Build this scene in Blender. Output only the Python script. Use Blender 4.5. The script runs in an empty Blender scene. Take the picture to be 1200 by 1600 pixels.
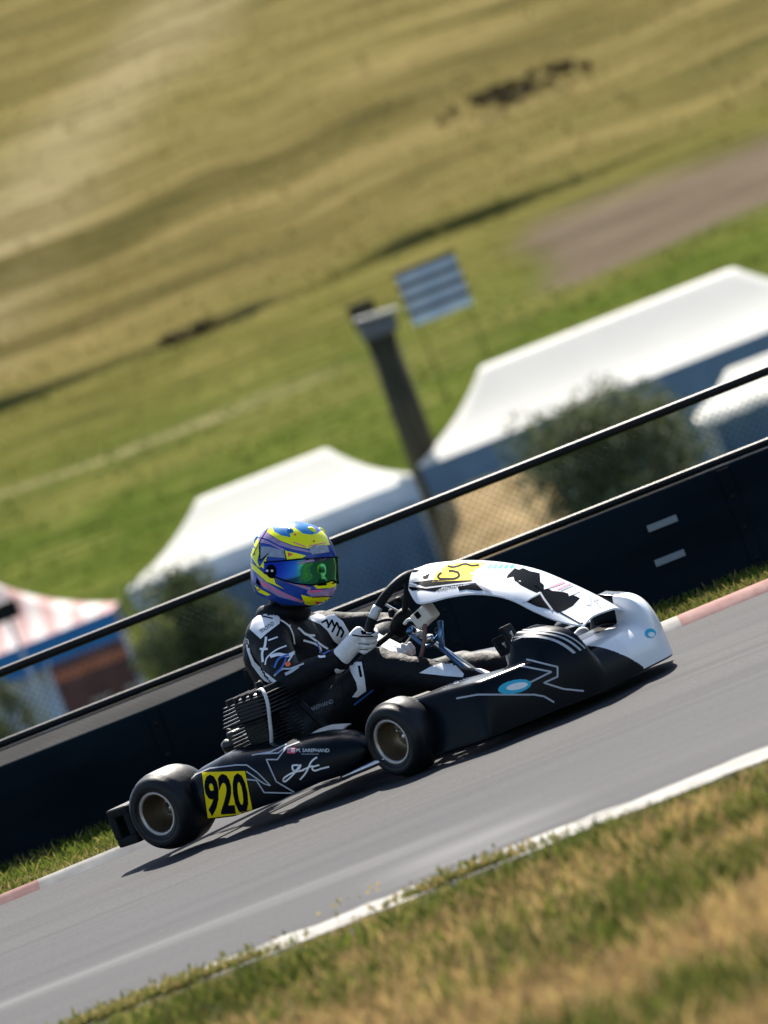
import bpy, bmesh, math, random
from mathutils import Vector, Matrix, noise
from mathutils.bvhtree import BVHTree
R = math.radians
random.seed(7)
SC = bpy.context.scene
COL = SC.collection

# ------------------------------------------------------------------ camera, sky, sun, exposure
ROLL = R(21.5); FPX = 8889.0; PITCH = 230 / FPX
CAM = Vector((.27, -19.89, 1.356))
FWD = Vector((0, math.cos(PITCH), -math.sin(PITCH)))
UP0 = Vector((0, math.sin(PITCH), math.cos(PITCH)))
RT0 = Vector((1, 0, 0))
RT = RT0 * math.cos(ROLL) - UP0 * math.sin(ROLL)
UP = RT0 * math.sin(ROLL) + UP0 * math.cos(ROLL)
cd = bpy.data.cameras.new('camera'); cam = bpy.data.objects.new('camera', cd); COL.objects.link(cam)
m = Matrix((RT, UP, -FWD)).transposed().to_4x4(); m.translation = CAM; cam.matrix_world = m
cd.sensor_fit = 'VERTICAL'; cd.sensor_height = 36; cd.lens = 200
cd.clip_end = 5000; cd.clip_start = .5
cd.dof.use_dof = True; cd.dof.focus_distance = 19.75; cd.dof.aperture_fstop = 3.4
SC.camera = cam
SUN = Vector((.10, .98, 1.0)).normalized()
w = bpy.data.worlds.new('World'); SC.world = w; w.use_nodes = True
nt = w.node_tree; sky = nt.nodes.new('ShaderNodeTexSky'); sky.sky_type = 'NISHITA'; sky.sun_disc = False
sky.sun_elevation = math.asin(SUN.z); sky.sun_rotation = math.atan2(SUN.x, SUN.y)
bg = nt.nodes['Background']; nt.links.new(sky.outputs[0], bg.inputs[0]); bg.inputs[1].default_value = .08
sl = bpy.data.lights.new('sun', 'SUN'); sl.energy = 5.0; sl.angle = R(.5); sl.color = (1, .93, .82)
so = bpy.data.objects.new('sun', sl); COL.objects.link(so); so.rotation_euler = SUN.to_track_quat('Z', 'Y').to_euler()
so.location = SUN * 50
SC.view_settings.view_transform = 'Standard'; SC.view_settings.look = 'None'
SC.view_settings.exposure = 1.35; SC.view_settings.gamma = 1

# ------------------------------------------------------------------ helpers
def ray(x, y):
    dx, dy = x - 600, y - 800
    return FWD + (RT * dx - UP * dy) / FPX
def at(x, y, Y):                       # point of the photo at world depth Y
    d = ray(x, y); return CAM + d * ((Y - CAM.y) / d.y)
TH = R(40)
KM = Matrix.Translation((0, 0, .016)) @ Matrix.Rotation(-TH, 4, 'Z'); KI = KM.inverted()
KC = KI @ CAM
def kp(x, y, Y):                       # point on the kart's lengthwise plane at its local Y
    d = KI.to_3x3() @ ray(x, y); return KC + d * ((Y - KC.y) / d.y)

_mats = {}
def mat(name, col, rough=.6, metal=0., coat=0., vary=.12, scale=8., bump=0., stretch=(1, 1, 1), col2=None, spec=.5, transl=0., detail=6, ior=1.5):
    if name in _mats: return _mats[name]
    mt = bpy.data.materials.new(name); mt.use_nodes = True; t = mt.node_tree; n = t.nodes; l = t.links
    b = n['Principled BSDF']
    b.inputs['Roughness'].default_value = rough; b.inputs['Metallic'].default_value = metal
    b.inputs['Coat Weight'].default_value = coat; b.inputs['Coat Roughness'].default_value = .06
    b.inputs['Specular IOR Level'].default_value = spec; b.inputs['IOR'].default_value = ior
    tc = n.new('ShaderNodeTexCoord'); mp = n.new('ShaderNodeMapping'); mp.inputs['Scale'].default_value = stretch
    l.new(tc.outputs['Object'], mp.inputs[0])
    nz = n.new('ShaderNodeTexNoise'); nz.inputs['Scale'].default_value = scale; nz.inputs['Detail'].default_value = detail
    l.new(mp.outputs[0], nz.inputs[0])
    rp = n.new('ShaderNodeValToRGB'); rp.color_ramp.elements[0].position = .3; rp.color_ramp.elements[1].position = .7
    c2 = col2 or tuple(min(1, c * (1 + vary)) for c in col)
    c1 = col if col2 else tuple(c * (1 - vary) for c in col)
    rp.color_ramp.elements[0].color = (*c1, 1); rp.color_ramp.elements[1].color = (*c2, 1)
    l.new(nz.outputs[0], rp.inputs[0]); l.new(rp.outputs[0], b.inputs['Base Color'])
    if bump:
        bp = n.new('ShaderNodeBump'); bp.inputs['Strength'].default_value = bump; bp.inputs['Distance'].default_value = .02
        l.new(nz.outputs[0], bp.inputs['Height']); l.new(bp.outputs[0], b.inputs['Normal'])
    if transl:
        tr = n.new('ShaderNodeBsdfTranslucent'); l.new(rp.outputs[0], tr.inputs[0])
        mx = n.new('ShaderNodeMixShader'); mx.inputs[0].default_value = transl
        l.new(b.outputs[0], mx.inputs[1]); l.new(tr.outputs[0], mx.inputs[2]); l.new(mx.outputs[0], n['Material Output'].inputs[0])
    _mats[name] = mt
    return mt

class MB:
    """collects shapes with materials; build() links ONE mesh object"""
    def __init__(s): s.v = []; s.f = []; s.m = []; s.sm = []; s.mats = []
    def mi(s, mt):
        if mt not in s.mats: s.mats.append(mt)
        return s.mats.index(mt)
    def add(s, vs, fs, mt, smooth=True):
        o = len(s.v); k = s.mi(mt)
        s.v += [tuple(x) for x in vs]
        for f in fs: s.f.append(tuple(i + o for i in f)); s.m.append(k); s.sm.append(smooth)
        return s
    def bm(s, b, mt, smooth=True):
        b.verts.index_update()
        s.add([v.co for v in b.verts], [[v.index for v in f.verts] for f in b.faces], mt, smooth); b.free(); return s
    def box(s, c, size, mt, rot=None, bev=.0, seg=2):
        b = bmesh.new(); bmesh.ops.create_cube(b, size=1)
        bmesh.ops.scale(b, vec=size, verts=b.verts)
        if bev: bmesh.ops.bevel(b, geom=b.edges[:], offset=bev, segments=seg, affect='EDGES', profile=.6)
        M = Matrix.Translation(c) @ (rot.to_4x4() if rot else Matrix())
        bmesh.ops.transform(b, matrix=M, verts=b.verts)
        return s.bm(b, mt, False)
    def grid(s, S, nu, nv, mt, smooth=True, flip=False):
        vs = [S(i / nu, j / nv) for i in range(nu + 1) for j in range(nv + 1)]
        fs = []
        for i in range(nu):
            for j in range(nv):
                a = i * (nv + 1) + j; q = (a, a + 1, a + nv + 2, a + nv + 1)
                fs.append(q[::-1] if flip else q)
        return s.add(vs, fs, mt, smooth)
    def tube(s, pts, r, mt, n=10, curve=True, closed=False):
        P = [Vector(p) for p in pts]
        if curve and len(P) > 2: P = spline(P, closed=closed)
        rr = r if callable(r) else (lambda t: r)
        N = len(P); vs = []; fs = []; up = None
        for i, p in enumerate(P):
            if closed: t = (P[(i + 1) % N] - P[i - 1]).normalized()
            else: t = (P[min(i + 1, N - 1)] - P[max(i - 1, 0)]).normalized()
            if up is None: up = t.orthogonal().normalized()
            up = (up - t * up.dot(t)).normalized(); sd = t.cross(up); q = rr(i / max(1, N - 1))
            for k in range(n):
                a = 2 * math.pi * k / n; vs.append(p + (up * math.cos(a) + sd * math.sin(a)) * q)
        for i in range(N if closed else N - 1):
            for k in range(n):
                a = i * n + k; b = i * n + (k + 1) % n; c = ((i + 1) % N) * n + (k + 1) % n; d = ((i + 1) % N) * n + k
                fs.append((a, b, c, d))
        if not closed: fs.append(tuple(range(n))[::-1]); fs.append(tuple((N - 1) * n + k for k in range(n)))
        return s.add(vs, fs, mt)
    def lathe(s, prof, mt, M, n=48):            # prof (radius, axial) about local Z of M
        vs = []; fs = []; L = len(prof)
        for k in range(n):
            a = 2 * math.pi * k / n
            for r_, z in prof: vs.append(M @ Vector((r_ * math.cos(a), r_ * math.sin(a), z)))
        for k in range(n):
            for j in range(L - 1):
                a = k * L + j; b = ((k + 1) % n) * L + j
                fs.append((a, b, b + 1, a + 1))
        return s.add(vs, fs, mt)
    def build(s, name, parent=None, M=None):
        me = bpy.data.meshes.new(name); me.from_pydata(s.v, [], s.f)
        for mt in s.mats: me.materials.append(mt)
        me.polygons.foreach_set('material_index', s.m); me.polygons.foreach_set('use_smooth', s.sm); me.update()
        o = bpy.data.objects.new(name, me); COL.objects.link(o)
        if parent: o.parent = parent
        if M is not None: o.matrix_local = M
        return o
def spline(P, k=6, closed=False):
    out = []; N = len(P)
    for i in range(N if closed else N - 1):
        g = (lambda j: P[j % N]) if closed else (lambda j: P[max(0, min(N - 1, j))])
        a, b, c, d = g(i - 1), g(i), g(i + 1), g(i + 2)
        for q in range(k):
            t = q / k
            out.append(.5 * ((2 * b) + (c - a) * t + (2 * a - 5 * b + 4 * c - d) * t * t + (3 * b - a - 3 * c + d) * t ** 3))
    if not closed: out.append(P[-1].copy())
    return out
def interp(tab, x):
    for (a, b), (c, d) in zip(tab, tab[1:]):
        if x <= c:
            t = max(0, min(1, (x - a) / (c - a))); 
            if isinstance(b, (int, float)): return b + (d - b) * t
            return Vector(b).lerp(Vector(d), t)
    return tab[-1][1]
def sstep(a, b, x):
    t = max(0, min(1, (x - a) / (b - a))); return t * t * (3 - 2 * t)
def tag(o, label=None, cat=None, group=None, kind=None):
    if label: o['label'] = label
    if cat: o['category'] = cat
    if group: o['group'] = group
    if kind: o['kind'] = kind
    return o
def empty(name, label, cat, loc=(0, 0, 0), M=None, group=None):
    o = bpy.data.objects.new(name, None); COL.objects.link(o); o.empty_display_size = .3
    if M is not None: o.matrix_world = M
    else: o.location = loc
    return tag(o, label, cat, group)

# ---- graphics that lie on a curved surface: drawn flat, then wrapped onto the mesh
def bvh_of(mb): return BVHTree.FromPolygons([Vector(v) for v in mb.v], mb.f)
def wrap(mb, bvh, pts2, faces2, mt, off, maxe=.03, n0=None):
    vs = []; ok = []
    di = KI.to_3x3()
    for x, y in pts2:
        d = (di @ ray(x, y)).normalized()
        h, nn, idx, ds = bvh.ray_cast(KC, d)
        if h is None or (n0 and False): vs.append(Vector()); ok.append(False); continue
        if nn.dot(d) > 0: nn = -nn
        vs.append(h + (nn * .6 - d * .4) * off); ok.append(True)
    fs = []
    for f in faces2:
        if all(ok[i] for i in f) and max((vs[f[i]] - vs[f[i - 1]]).length for i in range(len(f))) < maxe: fs.append(f)
    used = sorted({i for f in fs for i in f}); mp = {i: k for k, i in enumerate(used)}
    mb.add([vs[i] for i in used], [[mp[i] for i in f] for f in fs], mt)
def cut2d(b, step):
    xs = [v.co.x for v in b.verts]; ys = [v.co.y for v in b.verts]
    for ax, lo, hi in ((0, min(xs), max(xs)), (1, min(ys), max(ys))):
        q = math.floor(lo / step) * step + step
        while q < hi:
            co = Vector((q, 0, 0)) if ax == 0 else Vector((0, q, 0)); no = Vector((1, 0, 0)) if ax == 0 else Vector((0, 1, 0))
            bmesh.ops.bisect_plane(b, geom=b.verts[:] + b.edges[:] + b.faces[:], plane_co=co, plane_no=no, dist=1e-5)
            q += step
    bmesh.ops.triangulate(b, faces=b.faces[:])
    b.verts.index_update()
    return [(v.co.x, v.co.y) for v in b.verts], [[v.index for v in f.verts] for f in b.faces]
def decal(mb, bvh, pts, mt, off=.0015, step=3., maxe=.03):
    b = bmesh.new(); f = b.faces.new([b.verts.new((x, y, 0)) for x, y in pts])
    b.normal_update(); bmesh.ops.triangulate(b, faces=[f], ngon_method='EAR_CLIP')
    p, fs = cut2d(b, step); b.free(); wrap(mb, bvh, p, fs, mt, off, maxe)
def stroke(mb, bvh, pts, wd, mt, off=.0018, smooth=False, maxe=.03):
    P = [Vector((x, y, 0)) for x, y in pts]
    if smooth and len(P) > 2: P = spline(P, 5)
    for a, c in zip(P, P[1:]):
        n = max(1, int((c - a).length / 3)); t = (c - a).normalized(); s = Vector((-t.y, t.x, 0)) * wd / 2
        a2 = a - t * wd * .25; c2 = c + t * wd * .25
        p = []; f = []
        for i in range(n + 1):
            q = a2.lerp(c2, i / n); p += [((q + s).x, (q + s).y), ((q - s).x, (q - s).y)]
        for i in range(n): f.append([2 * i, 2 * i + 1, 2 * i + 3, 2 * i + 2])
        wrap(mb, bvh, p, f, mt, off, maxe)
def text2d(txt, bold=0.):
    cu = bpy.data.curves.new('t', 'FONT'); cu.body = txt; cu.resolution_u = 3; cu.offset = bold
    o = bpy.data.objects.new('t', cu); COL.objects.link(o)
    dg = bpy.context.evaluated_depsgraph_get(); me = o.evaluated_get(dg).to_mesh()
    v = [(p.co.x, p.co.y) for p in me.vertices]; f = [list(p.vertices) for p in me.polygons]
    o.evaluated_get(dg).to_mesh_clear(); COL.objects.unlink(o); bpy.data.objects.remove(o); bpy.data.curves.remove(cu)
    return v, f
def lettering(mb, bvh, txt, quad, mt, off=.002, step=4., bold=0.):
    """fit the text into quad: top-left, top-right, bottom-right, bottom-left"""
    v, f = text2d(txt, bold)
    x0 = min(p[0] for p in v); x1 = max(p[0] for p in v); y0 = min(p[1] for p in v); y1 = max(p[1] for p in v)
    tl, tr, br, bl = [Vector((*q, 0)) for q in quad]
    b = bmesh.new(); V = []
    for x, y in v:
        a = (x - x0) / (x1 - x0); c = (y1 - y) / (y1 - y0)
        V.append(b.verts.new(tl.lerp(tr, a).lerp(bl.lerp(br, a), c)))
    for q in f:
        try: b.faces.new([V[i] for i in q])
        except ValueError: pass
    p, fs = cut2d(b, step); b.free(); wrap(mb, bvh, p, fs, mt, off)
def zz(x0, y0, s, pts): return [(x0 + x / s, y0 + y / s) for x, y in pts]

# ------------------------------------------------------------------ materials
M = {}
M['black'] = mat('gloss_black_plastic', (.0032, .0055, .0085), .24, vary=.25, ior=1.2)
M['matte'] = mat('matte_black', (.0045, .0065, .009), .6, vary=.3, scale=30, ior=1.25)
M['white'] = mat('white_gelcoat', (.72, .73, .75), .3, coat=.3, vary=.04)
M['greyline'] = mat('silver_vinyl', (.42, .44, .48), .4, ior=1.1, vary=.08)
M['yellow'] = mat('yellow_vinyl', (.80, .60, .012), .5, vary=.05, ior=1.06)
M['cyan'] = mat('cyan_vinyl', (.05, .42, .60), .4, ior=1.1, vary=.08)
M['redv'] = mat('red_vinyl', (.6, .05, .07), .4)
M['pinkv'] = mat('pink_vinyl', (.72, .25, .33), .4)
M['navy'] = mat('navy_vinyl', (.02, .03, .12), .4)
M['rubber'] = mat('slick_tyre_rubber', (.0062, .0072, .009), .45, vary=.35, scale=25, bump=.08, ior=1.35)
M['rim'] = mat('bronze_magnesium', (.20, .15, .095), .42, metal=.8, vary=.15, scale=30)
M['lip'] = mat('worn_alloy_lip', (.42, .38, .34), .4, metal=.7, vary=.15, scale=40)
M['steel'] = mat('bright_steel', (.55, .56, .58), .28, metal=1, vary=.1, scale=40)
M['blue_steel'] = mat('blue_steel_tube', (.10, .22, .40), .3, metal=.75, vary=.12)
M['grey_alu'] = mat('dull_aluminium', (.40, .40, .40), .45, metal=.6, vary=.15, scale=30)
M['engine'] = mat('black_cast_metal', (.008, .010, .013), .42, metal=.2, vary=.3, scale=50, bump=.1)
M['hose'] = mat('pale_hose', (.55, .56, .56), .4)
M['brownhose'] = mat('brown_braided_hose', (.16, .075, .06), .5)
M['cream'] = mat('cream_plastic', (.66, .60, .52), .4, vary=.06)
M['suit'] = mat('black_race_suit', (.0022, .0034, .0055), .65, vary=.4, scale=60, bump=.2, ior=1.3)
M['suitw'] = mat('white_race_suit_panel', (.74, .75, .78), .7, vary=.06, scale=60)
M['suitblue'] = mat('blue_suit_print', (.03, .12, .42), .6)
M['orange'] = mat('orange_print', (.75, .13, .03), .6)
M['glove'] = mat('white_glove_fabric', (.74, .73, .74), .65, vary=.08, scale=80, bump=.2)
M['ink'] = mat('dark_print', (.004, .006, .010), .5, ior=1.03)
M['hblue'] = mat('helmet_blue', (.012, .055, .32), .22, coat=.2, ior=1.3, vary=.2)
M['hdark'] = mat('helmet_dark_blue', (.006, .012, .06), .25, coat=.5)
M['hyel'] = mat('helmet_fluo_yellow', (.86, .86, .004), .3, coat=.2, ior=1.3, vary=.06)
M['hcyan'] = mat('helmet_cyan', (.008, .17, .44), .25, coat=.2, ior=1.3, vary=.3, scale=40)
M['hlil'] = mat('helmet_lilac', (.32, .23, .42), .28, coat=.2, ior=1.3, vary=.2, scale=40)
M['hgrey'] = mat('helmet_silver', (.26, .30, .38), .3, coat=.2, ior=1.3, vary=.2, scale=60)
M['hpink'] = mat('helmet_pink', (.78, .12, .30), .3, coat=.4)
M['hred'] = mat('helmet_red', (.75, .07, .06), .3, coat=.4)
M['screw'] = mat('screw_metal', (.7, .7, .72), .25, metal=1)

# ================================================================== THE SETTING
def hill(x, y):
    if y < 3.2: z = -.03
    elif y < 42: z = -.03 - 2.3 * sstep(3.2, 42, y)
    else: z = interp([(42, -2.33), (58, -2.33), (80, .05), (95, 1.75), (108.3, 3.05), (112, 3.35), (130, 7.1), (220, 24.5), (420, 55), (1500, 60)], y)
    if y > 108: z += (.23 * sstep(1, -1., x) + .17 * sstep(1, 3, x) * sstep(12, 7, x) + .22 * max(0, min(1, .5 + 1.6 * noise.noise(Vector((x * .16, 3, 0)))))) * sstep(108.2, 108.6, y + .3 * noise.noise(Vector((x * .5, 0, 0))))
    if y > 58:
        k = min(1, (y - 58) / 40)
        z += k * (.55 * noise.noise(Vector((x * .035, y * .06, 1))) + .18 * noise.noise(Vector((x * .16, y * .3, 4))))
        if y > 112: z += .5 * min(1, (y - 112) / 20) * noise.noise(Vector((x * .05 - y * .03, y * .04, 9)))
    return z
def axis(segs):
    out = []
    for a, b, n in segs: out += [a + (b - a) * i / n for i in range(n)]
    return out + [segs[-1][1]]
XS = axis([(-900, -60, 12), (-60, -20, 16), (-20, 24, 110), (24, 60, 16), (60, 900, 12)])
YS = axis([(-900, -30, 10), (-30, 3, 12), (3, 42, 20), (42, 58, 8), (58, 107, 70), (107, 112, 40), (112, 220, 150), (220, 420, 24), (420, 1500, 12)])
def hill_material():
    mt = bpy.data.materials.new('hillside_grass'); mt.use_nodes = True; t = mt.node_tree; n = t.nodes; l = t.links
    b = n['Principled BSDF']; b.inputs['Roughness'].default_value = .95; b.inputs['IOR'].default_value = 1.04
    tc = n.new('ShaderNodeTexCoord'); sp = n.new('ShaderNodeSeparateXYZ'); l.new(tc.outputs['Object'], sp.inputs[0])
    def N(sc, stretch, det=5, rough=.6):
        mp = n.new('ShaderNodeMapping'); mp.inputs['Scale'].default_value = stretch; l.new(tc.outputs['Object'], mp.inputs[0])
        z = n.new('ShaderNodeTexNoise'); z.inputs['Scale'].default_value = sc; z.inputs['Detail'].default_value = det; z.inputs['Roughness'].default_value = rough
        l.new(mp.outputs[0], z.inputs[0]); return z.outputs[0]
    def ramp(src, stops):
        r = n.new('ShaderNodeValToRGB'); e = r.color_ramp.elements
        while len(e) < len(stops): e.new(.5)
        for q, (p, c) in zip(e, stops): q.position = p; q.color = (*c, 1)
        l.new(src, r.inputs[0]); return r.outputs[0]
    def math_(op, a, b_, c=None):
        q = n.new('ShaderNodeMath'); q.operation = op
        for i, v in enumerate((a, b_, c)):
            if v is None: continue
            if isinstance(v, (int, float)): q.inputs[i].default_value = v
            else: l.new(v, q.inputs[i])
        return q.outputs[0]
    def mix(f, a, b_):
        q = n.new('ShaderNodeMix'); q.data_type = 'RGBA'; l.new(f, q.inputs[0]); l.new(a, q.inputs[6]); l.new(b_, q.inputs[7]); return q.outputs[2]
    def mr(src, a, b_):
        q = n.new('ShaderNodeMapRange'); q.interpolation_type = 'SMOOTHSTEP'; q.inputs[1].default_value = a; q.inputs[2].default_value = b_; l.new(src, q.inputs[0]); return q.outputs[0]
    fine = N(1.5, (.22, 1.3, 1), 8, .70); mid = N(.36, (.24, 1.3, 1), 7, .66); big = N(.07, (.6, 1, 1), 4)
    green = ramp(fine, [(.32, (.020, .036, .004)), (.5, (.055, .080, .009)), (.58, (.095, .115, .018)), (.68, (.21, .175, .07))])
    olive = ramp(fine, [(.32, (.05, .05, .012)), (.5, (.105, .10, .022)), (.66, (.20, .168, .055))])
    gold = ramp(fine, [(.30, (.040, .032, .009)), (.45, (.112, .092, .028)), (.56, (.165, .130, .044)), (.70, (.31, .24, .105))])
    gold2 = ramp(mid, [(.38, (.038, .037, .009)), (.5, (.115, .098, .028)), (.63, (.26, .20, .082))])
    hf = n.new('ShaderNodeMix'); hf.data_type = 'RGBA'; hf.inputs[0].default_value = .55; l.new(gold, hf.inputs[6]); l.new(gold2, hf.inputs[7]); gold = hf.outputs[2]
    # wobbling distance up the slope
    wob = math_('MULTIPLY_ADD', mid, 9., -4.5); Yw = math_('ADD', sp.outputs[1], wob)
    c = mix(mr(Yw, 92, 103), green, olive)
    c = mix(mr(Yw, 106, 114), c, gold)
    # greener ground lower right of the golden slope
    gr = math_('MULTIPLY', mr(big, .48, .66), mr(Yw, 200, 120)); olive2 = ramp(mid, [(.3, (.07, .07, .018)), (.7, (.19, .16, .05))])
    c = mix(math_('MULTIPLY', gr, .6), c, olive2)
    # bare trodden path and the bare earth patch
    pth = math_('MULTIPLY', mr(math_('ABSOLUTE', math_('ADD', Yw, -93.5), 0), 1.4, .3), mr(fine, .35, .6))
    pale = ramp(fine, [(.3, (.24, .20, .11)), (.7, (.40, .33, .20))]); c = mix(math_('MULTIPLY', math_('MULTIPLY', pth, mr(sp.outputs[0], 1.5, -1.)), .5), c, pale)
    ex = mr(math_('ADD', sp.outputs[0], math_('MULTIPLY_ADD', mid, 4., -2.)), 4.7, 6.0)
    ey = math_('MULTIPLY', mr(Yw, 91.5, 93.5), mr(Yw, 106, 103))
    earth = ramp(fine, [(.3, (.08, .062, .042)), (.6, (.14, .11, .076)), (.75, (.23, .19, .14))]); c = mix(math_('MULTIPLY', ex, ey), c, earth)
    # diagonal vehicle track, pale, worn up the slope on the left
    tr = math_('ABSOLUTE', math_('ADD', math_('MULTIPLY_ADD', sp.outputs[0], -5.2, Yw), -165.), 0)
    c = mix(math_('MULTIPLY', math_('MULTIPLY', mr(tr, 22, 0), mr(mid, .3, .6)), .5), c, pale)
    l.new(c, b.inputs['Base Color'])
    bp = n.new('ShaderNodeBump'); bp.inputs['Strength'].default_value = .8; bp.inputs['Distance'].default_value = .35; l.new(fine, bp.inputs['Height']); l.new(bp.outputs[0], b.inputs['Normal'])
    return mt
HM = hill_material()
g = MB(); ny = len(YS)
g.add([(x, y, hill(x, y)) for x in XS for y in YS], [(i * ny + j, (i + 1) * ny + j, (i + 1) * ny + j + 1, i * ny + j + 1) for i in range(len(XS) - 1) for j in range(ny - 1)], HM)
tag(g.build('hillside_terrain'), kind='structure')

# ---- race track
def asphalt():
    mt = bpy.data.materials.new('asphalt'); mt.use_nodes = True; t = mt.node_tree; n = t.nodes; l = t.links
    b = n['Principled BSDF']; b.inputs['Roughness'].default_value = .75; b.inputs['IOR'].default_value = 1.14
    tc = n.new('ShaderNodeTexCoord')
    def N(sc, st, det):
        mp = n.new('ShaderNodeMapping'); mp.inputs['Scale'].default_value = st; mp.inputs['Rotation'].default_value = (0, 0, R(1.5)); l.new(tc.outputs['Object'], mp.inputs[0])
        z = n.new('ShaderNodeTexNoise'); z.inputs['Scale'].default_value = sc; z.inputs['Detail'].default_value = det; z.inputs['Roughness'].default_value = .65
        l.new(mp.outputs[0], z.inputs[0]); return z.outputs[0]
    a = N(60, (1, 1, 1), 6); s = N(1.6, (.12, 1.6, 1), 8); big = N(.5, (.3, 1, 1), 3)
    def ramp(src, stops):
        r = n.new('ShaderNodeValToRGB'); e = r.color_ramp.elements
        while len(e) < len(stops): e.new(.5)
        for q, (p, c) in zip(e, stops): q.position = p; q.color = (*c, 1)
        l.new(src, r.inputs[0]); return r.outputs[0]
    c1 = ramp(a, [(.3, (.028, .0295, .034)), (.7, (.060, .061, .065))])
    c2 = ramp(s, [(.25, (.62, .62, .66)), (.5, (.95, .95, .96)), (.75, (1.15, 1.13, 1.08))])
    c3 = ramp(big, [(.3, (.85, .86, .9)), (.7, (1.12, 1.1, 1.05))])
    def mul(x, y):
        q = n.new('ShaderNodeMix'); q.data_type = 'RGBA'; q.blend_type = 'MULTIPLY'; q.inputs[0].default_value = 1; l.new(x, q.inputs[6]); l.new(y, q.inputs[7]); return q.outputs[2]
    sp = n.new('ShaderNodeSeparateXYZ'); l.new(tc.outputs['Object'], sp.inputs[0])
    def mth(op, *a_):
        q = n.new('ShaderNodeMath'); q.operation = op
        for i, v in enumerate(a_):
            if isinstance(v, (int, float)): q.inputs[i].default_value = v
            else: l.new(v, q.inputs[i])
        return q.outputs[0]
    def soft(src, a_, b_):
        q = n.new('ShaderNodeMapRange'); q.interpolation_type = 'SMOOTHSTEP'; q.inputs[1].default_value = a_; q.inputs[2].default_value = b_; l.new(src, q.inputs[0]); return q.outputs[0]
    X_, Y_ = sp.outputs[0], sp.outputs[1]
    band = mth('ABSOLUTE', mth('ADD', mth('MULTIPLY_ADD', s, .35, mth('MULTIPLY_ADD', X_, .08, 3.3)), Y_))
    wear = mth('MULTIPLY', soft(band, .22, .02), soft(X_, .55, -.2))
    px_ = mth('MULTIPLY', soft(mth('ABSOLUTE', mth('ADD', X_, -.16)), .42, .05), soft(mth('ABSOLUTE', mth('ADD', mth('MULTIPLY_ADD', s, .6, 3.85), Y_)), .55, .08))
    wear = mth('MULTIPLY', mth('MAXIMUM', wear, px_), soft(s, .3, .62))
    dust = n.new('ShaderNodeMix'); dust.data_type = 'RGBA'; l.new(mth('MULTIPLY', wear, .7), dust.inputs[0]); l.new(mul(mul(c1, c2), c3), dust.inputs[6]); dust.inputs[7].default_value = (.135, .135, .138, 1)
    tyre = n.new('ShaderNodeMix'); tyre.data_type = 'RGBA'; l.new(mth('MULTIPLY', mth('MULTIPLY', soft(mth('ABSOLUTE', mth('ADD', Y_, 1.5)), 1.5, .3), soft(s, .52, .4)), .35), tyre.inputs[0]); l.new(dust.outputs[2], tyre.inputs[6]); tyre.inputs[7].default_value = (.024, .025, .029, 1)
    l.new(tyre.outputs[2], b.inputs['Base Color'])
    bp = n.new('ShaderNodeBump'); bp.inputs['Strength'].default_value = .35; bp.inputs['Distance'].default_value = .01; l.new(a, bp.inputs['Height']); l.new(bp.outputs[0], b.inputs['Normal'])
    return mt
def sheet(name, xs, lo, hi, z, mt, kind='structure', ny=1):
    s = MB(); n = len(xs)
    s.grid(lambda u, v: Vector((xs[int(round(u * (n - 1)))], lo(xs[int(round(u * (n - 1)))]) * (1 - v) + hi(xs[int(round(u * (n - 1)))]) * v, z)), n - 1, ny, mt, flip=True)
    return tag(s.build(name), kind=kind)
XR = axis([(-60, -6, 18), (-6, 6, 240), (6, 60, 18)])
far_edge = lambda x: 1.10 + .20 * max(-6, min(6, x))
far_out = lambda x: far_edge(x) + .10 + .15 * sstep(-.3, .9, x)
near_edge = lambda x: -4.70 - .02 * x + .05 * noise.noise(Vector((x * 2.3, 0, 0))) + .05 * noise.noise(Vector((x * 9, 3, 0))) + .04 * noise.noise(Vector((x * 25, 3, 0)))
near_out = lambda x: -5.03 - .02 * x + .05 * noise.noise(Vector((x * 3.1, 7, 0))) + .05 * noise.noise(Vector((x * 11, 5, 0)))
sheet('track_asphalt', XR, lambda x: -5.4, lambda x: far_edge(x) + .1, 0, asphalt())
# ---- painted edges
M['paint'] = mat('worn_white_line_paint', (.17, .165, .155), .85, col2=(.46, .44, .40), scale=7, stretch=(1, 2.5, 1), ior=1.1)
sheet('edge_line', XR, near_out, near_edge, .004, M['paint'])
M['kerbw'] = mat('kerb_white_paint', (.24, .23, .215), .85, col2=(.36, .345, .32), scale=12, ior=1.1)
M['kerbr'] = mat('kerb_faded_red_paint', (.25, .135, .12), .85, col2=(.32, .21, .19), scale=12, ior=1.1)
k = MB(); xk = axis([(-12, 12, 480)])
def kerb_sec(x): return [(far_edge(x), .0), (far_edge(x) + .03, .022), ((far_edge(x) + far_out(x)) / 2, .034), (far_out(x), .03), (far_out(x) + .01, -.02)]
for a, b_ in zip(xk, xk[1:]):
    red = (a > 1.14 and int((a - 1.14) / .9) % 2 == 0) or (a < -1.42 and int((-1.42 - a) / .9) % 2 == 0)
    A = kerb_sec(a); Bq = kerb_sec(b_)
    vs = [(a, y, z) for y, z in A] + [(b_, y, z) for y, z in Bq]
    k.add(vs, [(i, i + 5, i + 6, i + 1) for i in range(4)], M['kerbr'] if red else M['kerbw'])
tag(k.build('track_kerb'), kind='structure')
# ---- verges
M['soil'] = mat('verge_soil', (.08, .065, .028), .95, col2=(.18, .13, .07), scale=5, bump=.5, ior=1.1)
M['turf'] = mat('verge_turf', (.035, .05, .008), .95, col2=(.08, .09, .02), scale=6, bump=.5, ior=1.1)
sheet('near_verge_ground', XR, lambda x: -30, lambda x: near_out(x) + .02, -.006, M['soil'], ny=6)
sheet('far_verge_ground', XR, lambda x: far_out(x) + .005, lambda x: 3.1, -.005, M['turf'], ny=4)

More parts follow.
